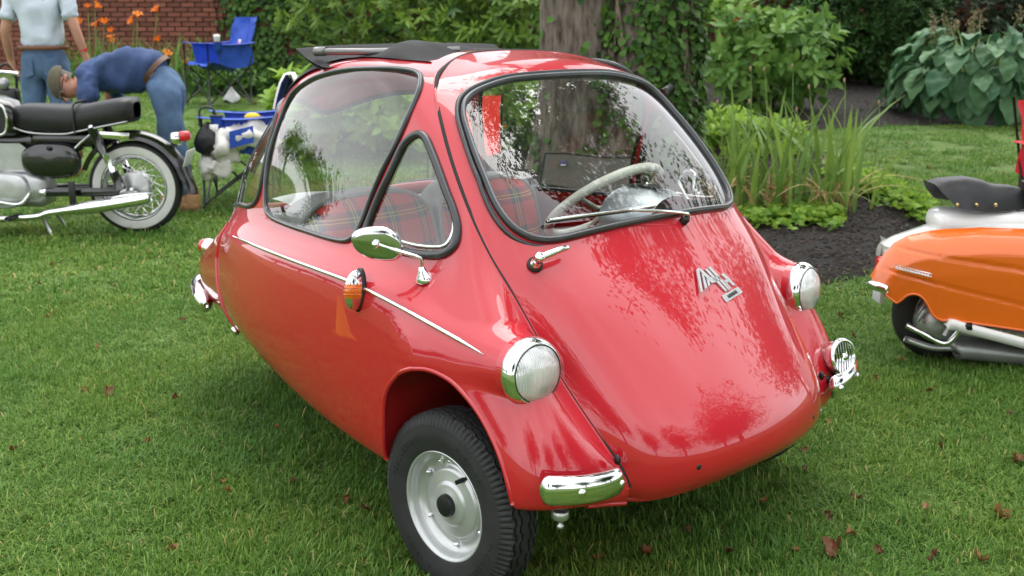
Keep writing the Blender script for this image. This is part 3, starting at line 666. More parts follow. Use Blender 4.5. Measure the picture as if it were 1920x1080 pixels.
# wing of three feathers, tall double H, small h, plate
bar(pp((300, 560), (445, 270), (480, 250), (505, 255), (475, 300), (345, 545)), 'feather'); bar(pp((395, 530), (490, 330), (515, 345), (450, 510)), 'feather'); bar(pp((470, 505), (525, 385), (550, 425), (520, 485)), 'feather')
bar(pp((480, 250), (520, 262), (600, 400), (640, 420), (620, 470), (560, 475), (505, 340)), 'wing_edge')
bar(pp((580, 285), (630, 280), (735, 610), (690, 615)), 'letter_bar'); bar(pp((650, 270), (700, 262), (800, 600), (755, 608)), 'letter_bar'); bar(pp((610, 420), (735, 400), (750, 450), (622, 475)), 'letter_cross')
bar(pp((790, 390), (850, 378), (920, 555), (875, 570)), 'letter_bar'); bar(pp((770, 480), (850, 458), (862, 500), (782, 520)), 'letter_cross'); bar(pp((770, 500), (800, 490), (815, 590), (780, 600)), 'letter_bar')
bar(pp((603, 655), (612, 735), (618, 745), (980, 672), (965, 600), (950, 590)), 'name_plate', .002, .0005)
me = text_mesh('HEINKEL', .0155, .0008, .0002); ob = obj('lettering', me, mat('emblem_dark', (.05, .05, .05), .5), em)
xx = nrm(ex*(980-603)+ey*(735-660)*.92); place(ob, ez*.0033+ex*pp((795, 0))[0][0]+ey*pp((0, 667))[0][1], xx, ey); ob.scale = (.92, .9, 1)
# horn on the left bumper
hn = empty('horn', (.372, .560, .440)); hn.parent = CAR; hd_ = nrm(A([.95, -.12, .18]))
MB().lathe([(.02, -.05), (.045, -.04), (.054, -.012), (.056, 0), (.052, .008), (.046, .008), (.043, .002)], (0, 0, 0), hd_, 36).build('shell', CHROME, hn)
MB().lathe([(.043, .001), (.02, 0), (0, 0)], (0, 0, 0), hd_, 30).build('dark_back', BLACKPL, hn)
p, q, d = frame_for(hd_)
for i in range(-3, 4):
    x = i*.0115; L_ = math.sqrt(max(.0445**2-x*x, 0)); MB().tube([p*x-q*L_+d*.004, p*x+d*.008, p*x+q*L_+d*.004], .0034, 8).build('grille_bar', CHROME, hn)
MB().lathe([(.013, .006), (.011, .012), (0, .013)], (0, 0, 0), hd_, 16).build('grille_boss', CHROME, hn)
MB().tube([(-.045, -.03, -.02), (-.03, -.05, -.045), (-.01, -.045, -.06)], .004, 6).build('cable', mat('blue_cable', (.05, .05, .2), .5), hn)
MB().box((-.01, 0, -.058), (.02, .02, .03), bevel=.004).build('bracket', CHROME, hn)
# ------------------------------------------------------------------ roof: rolled-back black fabric
CLOTH = mat('roof_cloth', (.010, .010, .011), rough=.75, var=.35, scale=9, bump=.25, bscale=400)
nu, nv = 60, 44
u = np.linspace(.55, 5.2, nu); v = np.linspace(0, 1.83, nv); U, Vv = np.meshgrid(u, v, indexing='ij'); P = S_SIDE.ev(U, Vv)
fade = np.clip((1.83-Vv)/.5, 0, 1)**.7; flat = .004-.016*np.exp(-((U-.55)/.7)**2)*fade; hump = .030*np.exp(-((U-1.9)/.85)**2)*fade*np.clip(Vv/.9, 0, 1)+.008*np.sin(U*5+Vv*2)*np.clip((1.83-Vv), 0, 1)*np.exp(-((U-3.2)/1.5)**2)
Pr = P+np.stack([0*U, 0*U, flat+hump], -1); Pl = P+np.stack([0*U, 0*U, flat-.006*fade], -1); g = np.concatenate([(Pl*A([1, -1, 1]))[:, ::-1], Pr[:, 1:]], 1)
MB().grid(g).build('roof_fabric', CLOTH, CAR)
# folded front edge lying on the rear of the roof
def lip(y0, pts, w0): 
    return pts
t = np.linspace(0, 1, 30); rows = []
for yy in np.linspace(-.405, .405, 24):
    k = abs(yy)/.405; dz = -.035*k**3
    prof = [(-.60, 1.290+dz), (-.66, 1.279+dz), (-.74, 1.275+dz), (-.82, 1.280+dz), (-.89, 1.294+dz*.6), (-.935, 1.308+dz*.3), (-.925, 1.305+dz*.3), (-.88, 1.290+dz*.5), (-.80, 1.285+dz), (-.72, 1.288+dz), (-.62, 1.297+dz), (-.595, 1.295+dz), (-.60, 1.290+dz)]
    rows.append([(x, yy, z+.010) for x, z in catmull(A(prof), 3)])
MB().grid(rows).build('folded_edge', CLOTH, CAR)
MB().tube([(-.84, -.38, 1.302), (-.68, -.32, 1.304), (-.55, -.1, 1.308)], .010, 10).build('roof_bar', mat('bar_grey', (.22, .22, .22), .3, .6), CAR)
MB().tube([(-.86, -.388, 1.302), (-.825, -.373, 1.303)], .0135, 10).build('bar_end', mat('bar_grey', (.22, .22, .22), .3, .6), CAR)
# cloth carried down over the rear rail
U, Vv = np.meshgrid(np.linspace(3.7, 6.45, 50), np.linspace(1.7, 2.62, 14), indexing='ij'); Vm = 1.7+(Vv-1.7)*np.clip((U-3.7)/.9, .05, 1); P = S_SIDE.ev(U, Vm); P = P+.007*nrm(P-A([-.9, 0, .75]))
MB().grid(P).grid(P*A([1, -1, 1])).build('rear_roof_cloth', CLOTH, CAR)
U, Vv = np.meshgrid(np.linspace(4.9, 10, 60), np.linspace(0, 1, 20), indexing='ij'); P = S_SIDE.ev(U, Vv*np.interp(U, [4.9, 6.6, 7.1, 8, 9.4, 10], [1.8, 1.8, 1.75, 1.5, 1.35, 1.35])); P = P+.0065*nrm(P-A([-.9, 0, .75]))
MB().grid(P).grid(P*A([1, -1, 1])).build('rear_roof_cloth', CLOTH, CAR)
# ------------------------------------------------------------------ interior of the car
def tartan():
    m, N, K, b = nodes_mat('tartan_cloth'); b.inputs['Roughness'].default_value = .85
    tc = N.new('ShaderNodeTexCoord'); sp = N.new('ShaderNodeSeparateXYZ'); K.new(tc.outputs['Object'], sp.inputs[0])
    def stripes(sock, period):
        mu = N.new('ShaderNodeMath'); mu.operation = 'MULTIPLY'; mu.inputs[1].default_value = 1/period; K.new(sock, mu.inputs[0])
        fr = N.new('ShaderNodeMath'); fr.operation = 'FRACT'; K.new(mu.outputs[0], fr.inputs[0])
        r = N.new('ShaderNodeValToRGB'); r.color_ramp.interpolation = 'CONSTANT'; e = r.color_ramp.elements
        red, navy, grn, yel = (.55, .010, .014, 1), (.014, .012, .045, 1), (.014, .055, .022, 1), (.70, .55, .08, 1)
        e[0].position = 0; e[0].color = red; e[1].position = .46; e[1].color = navy
        for p, c in ((.56, grn), (.60, yel), (.62, grn), (.68, yel), (.70, grn), (.74, navy), (.84, red)):
            k = e.new(p); k.color = c
        K.new(fr.outputs[0], r.inputs[0]); return r.outputs[0]
    a = stripes(sp.outputs[1], .135); c = stripes(sp.outputs[2], .125)
    mx = N.new('ShaderNodeMix'); mx.data_type = 'RGBA'
    ck = N.new('ShaderNodeTexChecker'); ck.inputs['Scale'].default_value = 900; K.new(tc.outputs['Object'], ck.inputs[0])
    mx.inputs[0].default_value = .5; K.new(a, mx.inputs[6]); K.new(c, mx.inputs[7]); K.new(mx.outputs[2], b.inputs['Base Color'])
    return m
TART = tartan()
seat = empty('seat', (-.80, 0, .35)); seat.parent = CAR
def seat_back(y0, y1, tag_):
    # rounded panel leaning back; local x back
    ys = np.linspace(-1, 1, 25); w = (y1-y0)/2; yc = (y0+y1)/2; rows_f = []
    H = .42
    zs = np.linspace(0, 1, 18); rows = []
    for z in zs:
        row = []
        for y in ys:
            top = H*(1-.16*abs(y)**4)
            zz = z*top; bulge = .055*(1-abs(y)**4)*(1-(2*z-1)**6*.8)
            row.append((.06+bulge-.25*zz, yc+y*w*(1-.05*z**4), zz+.10))
        rows.append(row)
    f = A(rows); MB().grid(f).build('backrest_cover', TART, seat)
    bk = f.copy(); bk[:, :, 0] = -.05-.25*(f[:, :, 2]-.10)
    MB().grid(bk[:, ::-1]).build('backrest_shell', GREYTRIM, seat)
    edge = np.concatenate([f[:, 0], f[-1, 1:], f[::-1, -1][1:]]); eb = np.concatenate([bk[:, 0], bk[-1, 1:], bk[::-1, -1][1:]])
    MB().grid([edge, (edge*.5+eb*.5)*A([1, 1, 1])+A([0, 0, .012]), eb]).build('side_band', GREYTRIM, seat)
    MB().tube(edge, .009, 8).build('piping', GREYTRIM, seat)
seat_back(-.50, .02, 0); seat_back(.04, .50, 1)
g = []
for x in np.linspace(0, 1, 14):
    g.append([(.04+.46*x, y*.49, .02+.10*min(1, (x*6)**.5)*(1-max(0, x-.85)/.15*.55)+.012*math.cos(y*5)) for y in np.linspace(-1, 1, 22)])
MB().grid(g).build('cushion', TART, seat)
MB().box((.25, 0, -.02), (.46, .96, .06), bevel=.02).build('seat_base', GREYTRIM, seat)
# rear parcel shelf and grey side panels
rs = [[(x, y*w, z) for y in np.linspace(-1, 1, 12)] for x, w, z in ((-.90, .49, .765), (-1.02, .455, .785), (-1.22, .385, .77), (-1.42, .31, .73), (-1.48, .27, .71))]
MB().grid(rs).build('parcel_shelf', GREYTRIM, CAR)
MB().grid([[(-.905, y*.50, z) for y in np.linspace(-1, 1, 10)] for z in (.35, .55, .74)]).build('rear_bulkhead', GREYTRIM, CAR)
rr = [(x, y, z) for x, y, z in [(-1.10, -.43, .80), (-1.28, -.375, .785), (-1.45, -.28, .752), (-1.56, -.14, .725), (-1.585, 0, .715)]]
rr = catmull(A(rr+[(x, -y, z) for x, y, z in rr[-2::-1]]), 6)
MB().tube(rr, .020, 8).build('inner_rail', RED_IN, CAR)
# dashboard cowl, instrument, steering wheel
MB().grid([[(x, y, z-.02*abs(y)) for y in np.linspace(-.40, .40, 20)] for x, z in ((.055, .845), (.00, .862), (-.05, .850), (-.07, .80), (-.06, .74))]).build('dash_ledge', mat('dash_dark', (.03, .03, .032), .45, bump=.1), CAR)
SILV = mat('instrument_silver', (.46, .49, .52), rough=.32, metal=.5)
th = np.linspace(-.2, math.pi+.2, 20); pod_rows = []
for x, s in ((.02, .8), (-.03, 1.), (-.13, 1.0), (-.15, .93)):
    pod_rows.append([(x, .185+math.cos(t)*.125*s, .845+math.sin(t)*.085*s) for t in th])
inst = MB().grid(pod_rows).build('instrument_pod', SILV, CAR)
MB().grid([[(x, y, z) for x, z in ((-.005, .935), (-.06, .937), (-.13, .933))] for y in (.16, .205)]).build('pod_stripe', BLACKPL, inst)
MB().ball((-.07, .183, .938), .006, 8, 6).build('pod_screw', CHROME, inst)
CREAM = mat('cream_wheel', (.72, .71, .62), rough=.3, coat=.5)
stw = empty('steering_wheel', (-.245, .20, .865)); stw.parent = CAR
ax = nrm(A([-.62, 0, .78])); p, q, ax = frame_for(ax)
th = np.linspace(0, 2*np.pi, 72, endpoint=False); rim_ = np.cos(th)[:, None]*p*.185+np.sin(th)[:, None]*q*.185
MB().tube(rim_, .0148+.0012*np.sin(th*36), 10, closed=True).build('rim', CREAM, stw)
for a in (0.35, 2.8, 4.7):
    e = math.cos(a)*p*.18+math.sin(a)*q*.18; MB().tube([-ax*.03, -ax*.03+e*.5, e], [.011, .009, .008], 8).build('spoke', CREAM, stw)
MB().lathe([(.035, -.05), (.035, -.02), (.02, -.01), (0, -.008)], (0, 0, 0), ax, 20).build('hub', CREAM, stw)
MB().tube([-ax*.03, A([.28, 0, -.32])], .02, 10).build('column', BLACKPL, stw)
# handle frame on the far door side (bright tube loop)
MB().tube(catmull(A([(-.06, .37, .87), (-.10, .375, .92), (-.08, .38, .955), (-.05, .38, .95), (-.045, .37, .91), (-.01, .35, .905)]), 6), .006, 8).build('grab_loop', CHROME, CAR)
# far-side inner pillar trim
# printed sheet on the rear shelf
def paper_mat():
    m, N, K, b = nodes_mat('printed_paper'); b.inputs['Roughness'].default_value = .7
    tc = N.new('ShaderNodeTexCoord'); mp = N.new('ShaderNodeMapping'); K.new(tc.outputs['UV'], mp.inputs[0])
    sp = N.new('ShaderNodeSeparateXYZ'); K.new(tc.outputs['UV'], sp.inputs[0])
    def M(op, a, b_=None, c_=None):
        n = N.new('ShaderNodeMath'); n.operation = op
        for i, s in enumerate((a, b_, c_)):
            if s is None: continue
            if isinstance(s, (int, float)): n.inputs[i].default_value = s
            else: K.new(s, n.inputs[i])
        return n.outputs[0]
    x = M('MULTIPLY', M('SUBTRACT', sp.outputs[0], .73), 1/.19); y = M('MULTIPLY', M('SUBTRACT', sp.outputs[1], .5), 1/.30)
    r = M('SQRT', M('ADD', M('MULTIPLY', x, x), M('MULTIPLY', y, y)))
    ring = M('LESS_THAN', M('ABSOLUTE', M('SUBTRACT', r, .95)), .035); ring2 = M('LESS_THAN', M('ABSOLUTE', M('SUBTRACT', r, .68)), .025)
    wv = N.new('ShaderNodeTexNoise'); wv.inputs['Scale'].default_value = 38; K.new(tc.outputs['UV'], wv.inputs[0])
    txt = M('MULTIPLY', M('LESS_THAN', r, .9), M('GREATER_THAN', wv.outputs[0], .56))
    ink = M('MAXIMUM', M('MAXIMUM', ring, ring2), txt)
    mx = N.new('ShaderNodeMix'); mx.data_type = 'RGBA'; mx.inputs[6].default_value = (.80, .80, .80, 1); mx.inputs[7].default_value = (.35, .35, .35, 1)
    K.new(ink, mx.inputs[0]); K.new(mx.outputs[2], b.inputs['Base Color'])
    return m
cn = [A([-1.20, -.345, .825]), A([-1.20, -.12, .825]), A([-.93, -.19, .838]), A([-.87, -.44, .828])]   # near-rear, far-rear, far-front, near-front
n = 14; V = []; uv = []
for i in range(n):
    for j in range(n):
        a, b_ = i/(n-1), j/(n-1); p = cn[0]*(1-a)*(1-b_)+cn[1]*(1-a)*b_+cn[2]*a*b_+cn[3]*a*(1-b_); p = p+A([0, 0, .008*math.sin(math.pi*b_)+.006*math.sin(math.pi*a)]); V.append(p); uv.append((b_, a))
Fq = [(i*n+j, (i+1)*n+j, (i+1)*n+j+1, i*n+j+1) for i in range(n-1) for j in range(n-1)]
me = mesh('paper_sheet', V, Fq); ul = me.uv_layers.new(name='UVMap')
for l in me.loops: ul.data[l.index].uv = uv[l.vertex_index]
tag(obj('paper_sheet', me, paper_mat()), 'white printed paper sheet lying on the rear shelf inside the red car', 'paper')
# ------------------------------------------------------------------ lawn, beds, grass
WF = A([math.cos(YAW), math.sin(YAW)]); WR = A([math.sin(YAW), -math.cos(YAW)])
def gp(px, py):
    q = ground_at((px, py)); return A([q[0], q[1], float(G(q[0], q[1]))])
def lawn_mat():
    m, N, K, b = nodes_mat('lawn_soil'); b.inputs['Roughness'].default_value = .95
    tc = N.new('ShaderNodeTexCoord')
    n1 = N.new('ShaderNodeTexNoise'); n1.inputs['Scale'].default_value = 1.3; n1.inputs['Detail'].default_value = 8
    n2 = N.new('ShaderNodeTexNoise'); n2.inputs['Scale'].default_value = 45; n2.inputs['Detail'].default_value = 6
    for n in (n1, n2): K.new(tc.outputs['Object'], n.inputs[0])
    r1 = N.new('ShaderNodeValToRGB'); r1.color_ramp.elements[0].color = (.052, .115, .017, 1); r1.color_ramp.elements[1].color = (.11, .17, .032, 1)
    r2 = N.new('ShaderNodeValToRGB'); r2.color_ramp.elements[0].color = (.35, .3, .25, 1); r2.color_ramp.elements[1].color = (1.2, 1.25, 1.0, 1); r2.color_ramp.elements[0].position = .35; r2.color_ramp.elements[1].position = .62
    K.new(n1.outputs[0], r1.inputs[0]); K.new(n2.outputs[0], r2.inputs[0])
    mx = N.new('ShaderNodeMix'); mx.data_type = 'RGBA'; mx.blend_type = 'MULTIPLY'; mx.inputs[0].default_value = 1
    K.new(r1.outputs[0], mx.inputs[6]); K.new(r2.outputs[0], mx.inputs[7]); K.new(mx.outputs[2], b.inputs['Base Color'])
    return m
LAWN = lawn_mat()
ss = np.concatenate([np.linspace(-90, -6, 20), np.linspace(-5, 30, 90), np.linspace(33, 140, 16)]); aa = np.concatenate([np.linspace(-120, -16, 14), np.linspace(-15, 15, 90), np.linspace(16, 120, 14)])
Sg, Ag = np.meshgrid(ss, aa, indexing='ij'); X = CAM[0]+Sg*WF[0]+Ag*WR[0]; Y = CAM[1]+Sg*WF[1]+Ag*WR[1]
Zg = np.where(Sg > 40, G(CAM[0]+40*WF[0]+Ag*WR[0], CAM[1]+40*WF[1]+Ag*WR[1]), G(X, Y))
lawn = MB().grid(np.stack([X, Y, Zg], -1)).build('lawn', LAWN); tag(lawn, kind='structure'); lawn['label'] = 'green lawn sloping gently up'
# planting beds (dark bark mulch)
def mulch_mat():
    m, N, K, b = nodes_mat('bark_mulch'); b.inputs['Roughness'].default_value = .9
    tc = N.new('ShaderNodeTexCoord'); n = N.new('ShaderNodeTexVoronoi'); n.inputs['Scale'].default_value = 55; K.new(tc.outputs['Object'], n.inputs[0])
    n3 = N.new('ShaderNodeTexNoise'); n3.inputs['Scale'].default_value = 20; n3.inputs['Detail'].default_value = 8; K.new(tc.outputs['Object'], n3.inputs[0])
    r = N.new('ShaderNodeValToRGB'); r.color_ramp.elements[0].color = (.004, .003, .002, 1); r.color_ramp.elements[1].color = (.040, .028, .021, 1); r.color_ramp.elements[0].position = .3
    K.new(n3.outputs[0], r.inputs[0]); K.new(r.outputs[0], b.inputs['Base Color'])
    bp = N.new('ShaderNodeBump'); bp.inputs['Strength'].default_value = 1; bp.inputs['Distance'].default_value = .03; K.new(n.outputs[0], bp.inputs['Height']); K.new(bp.outputs[0], b.inputs['Normal'])
    return m
MULCH = mulch_mat()
def bed(name, pts, h=.04):
    """mounded bed inside an outline of ground points"""
    P = resample(catmull(A(pts)[:, :2], 8, True), 110, True); c = P.mean(0); rows = []
    for k, t in enumerate((1.0, .985, .95, .85, .65, .4, .15, .01)):
        q = c+(P-c)*t; z = G(q[:, 0], q[:, 1])+[-.02, .012, .6*h, h, h, h, h, h][k]; rows.append(np.column_stack([q, z]))
    o = MB().grid(rows, wrap=True).build(name, MULCH); tag(o, kind='structure'); return P
ISL = [gp(*p) for p in [(1330, 580), (1450, 553), (1540, 540), (1630, 520), (1710, 485), (1760, 430), (1715, 395), (1640, 345), (1560, 300), (1470, 255), (1380, 225), (1250, 205)]]+[A([-7.6, 6.4, 0]), A([-6.3, 5.0, 0]), A([-4.2, 3.5, 0]), A([-2.4, 2.5, 0])]
island = bed('mulch_bed', ISL)
BACK = [gp(*p) for p in [(1300, 225), (1400, 252), (1500, 247), (1600, 241), (1760, 236), (1980, 236), (2200, 236)]]+[A([1.5, 19.5, 0]), A([-4, 19, 0]), A([-12, 14.5, 0])]
backbed = bed('mulch_border', BACK)
LEFTB = [gp(*p) for p in [(60, 172), (200, 176), (330, 172), (480, 172), (560, 178), (700, 190)]]+[A([-14.0, 11.5, 0]), A([-19, 6.2, 0])]
leftbed = bed('flower_border', LEFTB)
def inside(poly, pts):
    return seg_dist(pts, poly) < 0
# scattered bark chips: too many to count
V = []; F = []; k = 0
def chips(poly, n, near):
    global k
    lo, hi = poly.min(0), poly.max(0); Q = lo+NR.random((n*14, 2))*(hi-lo); Q = Q[(np.linalg.norm(Q-CAM[:2], axis=1) < near)]; Q = Q[inside(poly, Q)][:n]
    for p in Q:
        L_, w_, t_ = NR.uniform(.012, .05), NR.uniform(.006, .016), NR.uniform(.003, .008)
        Rm = A(Matrix.Rotation(NR.uniform(0, 6.28), 3, 'Z')@Matrix.Rotation(NR.normal(0, .35), 3, 'X')@Matrix.Rotation(NR.normal(0, .35), 3, 'Y'))
        B = A([(x, y, z) for x in (-L_/2, L_/2) for y in (-w_/2, w_/2) for z in (-t_/2, t_/2)]); B[:4, 1] *= NR.uniform(.3, 1)
        V.append(B@Rm.T+A([p[0], p[1], float(G(*p))+.045])); F.extend([tuple(i+k for i in f) for f in ((0, 1, 3, 2), (4, 6, 7, 5), (0, 4, 5, 1), (2, 3, 7, 6), (0, 2, 6, 4), (1, 5, 7, 3))]); k += 8
chips(island, 5200, 11); chips(backbed, 1800, 17)
ch = obj('bark_chips', mesh('bark_chips', np.concatenate(V), F, False), mat('bark_chip', (.020, .013, .009), .85, var2=(.075, .052, .038), scale=40)); tag(ch, 'loose dark bark chips covering the planting beds', 'mulch', kind='stuff')
# ---- grass: tufted patches scattered by geometry nodes
def grass_mat():
    m, N, K, b = nodes_mat('grass_blade'); b.inputs['Roughness'].default_value = .5; b.inputs['Specular IOR Level'].default_value = .22
    at = N.new('ShaderNodeAttribute'); at.attribute_name = 'tint'
    ge = N.new('ShaderNodeNewGeometry'); n1 = N.new('ShaderNodeTexNoise'); n1.inputs['Scale'].default_value = 1.1; n1.inputs['Detail'].default_value = 5; K.new(ge.outputs['Position'], n1.inputs[0])
    r = N.new('ShaderNodeValToRGB'); e = r.color_ramp.elements; e[0].color = (.064, .150, .022, 1); e[1].color = (.48, .40, .17, 1); e[1].position = 1
    for p, c in ((.35, (.116, .240, .040, 1)), (.7, (.196, .335, .066, 1)), (.90, (.32, .42, .11, 1)), (.955, (.42, .36, .14, 1))): k = e.new(p); k.color = c
    K.new(at.outputs['Fac'], r.inputs[0])
    r2 = N.new('ShaderNodeValToRGB'); r2.color_ramp.elements[0].color = (.82, .92, .95, 1); r2.color_ramp.elements[1].color = (1.22, 1.06, .9, 1); r2.color_ramp.elements[0].position = .35; r2.color_ramp.elements[1].position = .68
    K.new(n1.outputs[0], r2.inputs[0]); mx = N.new('ShaderNodeMix'); mx.data_type = 'RGBA'; mx.blend_type = 'MULTIPLY'; mx.inputs[0].default_value = 1
    K.new(r.outputs[0], mx.inputs[6]); K.new(r2.outputs[0], mx.inputs[7]); K.new(mx.outputs[2], b.inputs['Base Color'])
    tl = N.new('ShaderNodeBsdfTranslucent'); K.new(mx.outputs[2], tl.inputs[0]); ms = N.new('ShaderNodeMixShader'); ms.inputs[0].default_value = .3
    K.new(b.outputs[0], ms.inputs[1]); K.new(tl.outputs[0], ms.inputs[2]); K.new(ms.outputs[0], N['Material Output'].inputs[0])
    return m
GRASS = grass_mat()
def grass_patch(n, size, h0, wmul=1.):
    x = NR.uniform(-size/2, size/2, (n, 2))
    cl = NR.uniform(-size/2, size/2, (14, 2)); ci = NR.integers(0, 14, n); mixf = (NR.random(n) < .45)[:, None]
    x = np.where(mixf, cl[ci]+NR.normal(0, .018, (n, 2)), x)
    az = NR.uniform(0, 2*np.pi, n); lean = np.abs(NR.normal(.75, .42, n)); L_ = h0*NR.lognormal(0, .32, n); w = NR.uniform(.0009, .0021, n)*wmul
    d = np.stack([np.cos(az), np.sin(az)], 1); s_ = np.stack([-np.sin(az), np.cos(az)], 1)
    V = np.zeros((n, 7, 3))
    for k, (t, ww) in enumerate(((0, .8), (.45, 1.), (.8, .7))):
        th = lean*(.35+t*1.0); r_ = L_*t*np.sin(th); z = L_*t*np.cos(np.minimum(th, 1.5))
        c = np.column_stack([x+d*r_[:, None], z])
        V[:, 2*k] = c+np.column_stack([s_*(w*ww)[:, None], 0*z]); V[:, 2*k+1] = c-np.column_stack([s_*(w*ww)[:, None], 0*z])
    th = lean*1.45; V[:, 6] = np.column_stack([x+d*(L_*np.sin(np.minimum(th, 1.7)))[:, None], L_*np.cos(np.minimum(th, 1.55))])
    b = (np.arange(n)*7)[:, None]
    F = np.concatenate([b+A([0, 1, 3]), b+A([0, 3, 2]), b+A([2, 3, 5]), b+A([2, 5, 4]), b+A([4, 5, 6])])
    me = mesh('grass_patch', V.reshape(-1, 3), F)
    a = me.attributes.new('tint', 'FLOAT', 'POINT'); t = np.clip(NR.beta(2, 2.4, n)*.92+(NR.random(n) < .06)*.5, 0, 1); a.data.foreach_set('value', np.repeat(t, 7).astype(np.float32))
    me.materials.append(GRASS); return me
def scatter(name, pts, rot, scl, idx, meshes, label, cat):
    col = bpy.data.collections.new(name+'_patches')
    for i, me in enumerate(meshes):
        o = bpy.data.objects.new('%s_%02d' % (name, i), me); col.objects.link(o)
    pm = bpy.data.meshes.new(name); pm.vertices.add(len(pts)); pm.vertices.foreach_set('co', pts.astype(np.float32).ravel())
    for nm, ty, dat in (('rot', 'FLOAT_VECTOR', rot), ('scl', 'FLOAT_VECTOR', scl), ('idx', 'INT', idx)):
        a = pm.attributes.new(nm, ty, 'POINT'); a.data.foreach_set('vector' if 'VEC' in ty else 'value', dat.ravel())
    o = obj(name, pm); tag(o, label, cat, kind='stuff')
    ng = bpy.data.node_groups.new(name, 'GeometryNodeTree'); ng.interface.new_socket('Geometry', in_out='INPUT', socket_type='NodeSocketGeometry'); ng.interface.new_socket('Geometry', in_out='OUTPUT', socket_type='NodeSocketGeometry')
    N = ng.nodes; K = ng.links; gi = N.new('NodeGroupInput'); go = N.new('NodeGroupOutput'); ip = N.new('GeometryNodeInstanceOnPoints'); ci = N.new('GeometryNodeCollectionInfo')
    ci.inputs[0].default_value = col; ci.inputs['Separate Children'].default_value = True; ci.inputs['Reset Children'].default_value = True
    ip.inputs['Pick Instance'].default_value = True
    def na(n, t): x = N.new('GeometryNodeInputNamedAttribute'); x.data_type = t; x.inputs[0].default_value = n; return x.outputs[0]
    K.new(gi.outputs[0], ip.inputs['Points']); K.new(ci.outputs[0], ip.inputs['Instance']); K.new(na('idx', 'INT'), ip.inputs['Instance Index'])
    K.new(na('rot', 'FLOAT_VECTOR'), ip.inputs['Rotation']); K.new(na('scl', 'FLOAT_VECTOR'), ip.inputs['Scale']); K.new(ip.outputs[0], go.inputs[0])
    md = o.modifiers.new('scatter', 'NODES'); md.node_group = ng
    return o
PN = [grass_patch(1500, .26, .029) for _ in range(8)]; PF = [grass_patch(620, .40, .030, 1.9) for _ in range(6)]
pts = []; idx = []; sc_ = []
def add_grass(s0, s1, step, i0, n, amp):
    for s in np.arange(s0, s1, step):
        half = .80*s+1.6
        for a in np.arange(-half, half, step):
            q = CAM[:2]+WF*(s+NR.uniform(-.5, .5)*step)+WR*(a+NR.uniform(-.5, .5)*step)
            pts.append(q); idx.append(i0+NR.integers(0, n)); sc_.append(NR.uniform(.7, 1.2)*(.6 if math.sin(q[0]*5.3+1)*math.sin(q[1]*4.7+2)+.5*math.sin(q[0]*11+q[1]*9) > 1.0 else 1)*(1+amp*math.sin(q[0]*3.1)*math.cos(q[1]*2.7)))
add_grass(.6, 5.4, .165, 0, 8, .22); add_grass(5.4, 9.5, .24, 8, 6, .2); add_grass(9.5, 17, .36, 8, 6, .15)
pts = A(pts); idx = A(idx, dtype=np.int32); sc_ = A(sc_)
keep = ~(inside(island, pts) | inside(backbed, pts) | inside(leftbed, pts))
pts, idx, sc_ = pts[keep], idx[keep], sc_[keep]
P3 = np.column_stack([pts, G(pts[:, 0], pts[:, 1])-.002]); rot = np.column_stack([0*sc_, 0*sc_, NR.uniform(0, 6.28, len(pts))]).astype(np.float32)
scatter('grass', P3, rot, np.column_stack([sc_*0+1, sc_*0+1, sc_]).astype(np.float32), idx, PN+PF, 'short mown green grass covering the whole lawn', 'grass')
# ------------------------------------------------------------------ foliage helpers
def leaf_mesh(name, pos, d, up, L_, W_, tint, bend=.15, fold=.12, lod=0):
    """many leaves, each 8 vertices: midrib and two edges, folded and drooping"""
    n = len(pos); d = nrm(d); s_ = nrm(np.cross(d, up)); u_ = np.cross(s_, d); L_ = np.broadcast_to(L_, (n,))[:, None]; W_ = np.broadcast_to(W_, (n,))[:, None]
    if lod:
        V = np.zeros((n, 4, 3)); V[:, 0] = pos; c = pos+d*L_*.5; V[:, 1] = c+s_*W_*.5; V[:, 2] = pos+d*L_; V[:, 3] = c-s_*W_*.5
        b = (np.arange(n)*4)[:, None]; me = mesh(name, V.reshape(-1, 3), np.concatenate([b+A([0, 1, 2]), b+A([0, 2, 3])]))
        a = me.attributes.new('tint', 'FLOAT', 'POINT'); a.data.foreach_set('value', np.repeat(np.clip(tint, 0, 1), 4).astype(np.float32)); return me
    V = np.zeros((n, 8, 3)); V[:, 0] = pos
    for k, (t, w) in enumerate(((.35, .46), (.70, .38))):
        c = pos+d*L_*t-u_*L_*bend*t*t
        V[:, 1+3*k] = c+s_*W_*w+u_*W_*fold; V[:, 2+3*k] = c; V[:, 3+3*k] = c-s_*W_*w+u_*W_*fold
    V[:, 7] = pos+d*L_-u_*L_*bend
    b = (np.arange(n)*8)[:, None]
    F = np.concatenate([b+A(f) for f in ([0, 1, 2], [0, 2, 3], [1, 4, 5], [1, 5, 2], [2, 5, 6], [2, 6, 3], [4, 7, 5], [5, 7, 6])])
    me = mesh(name, V.reshape(-1, 3), F); a = me.attributes.new('tint', 'FLOAT', 'POINT'); a.data.foreach_set('value', np.repeat(np.clip(tint, 0, 1), 8).astype(np.float32))
    return me
def rdir(n, zmin=-1):
    v = NR.normal(size=(n, 3)); v = nrm(v)
    return v
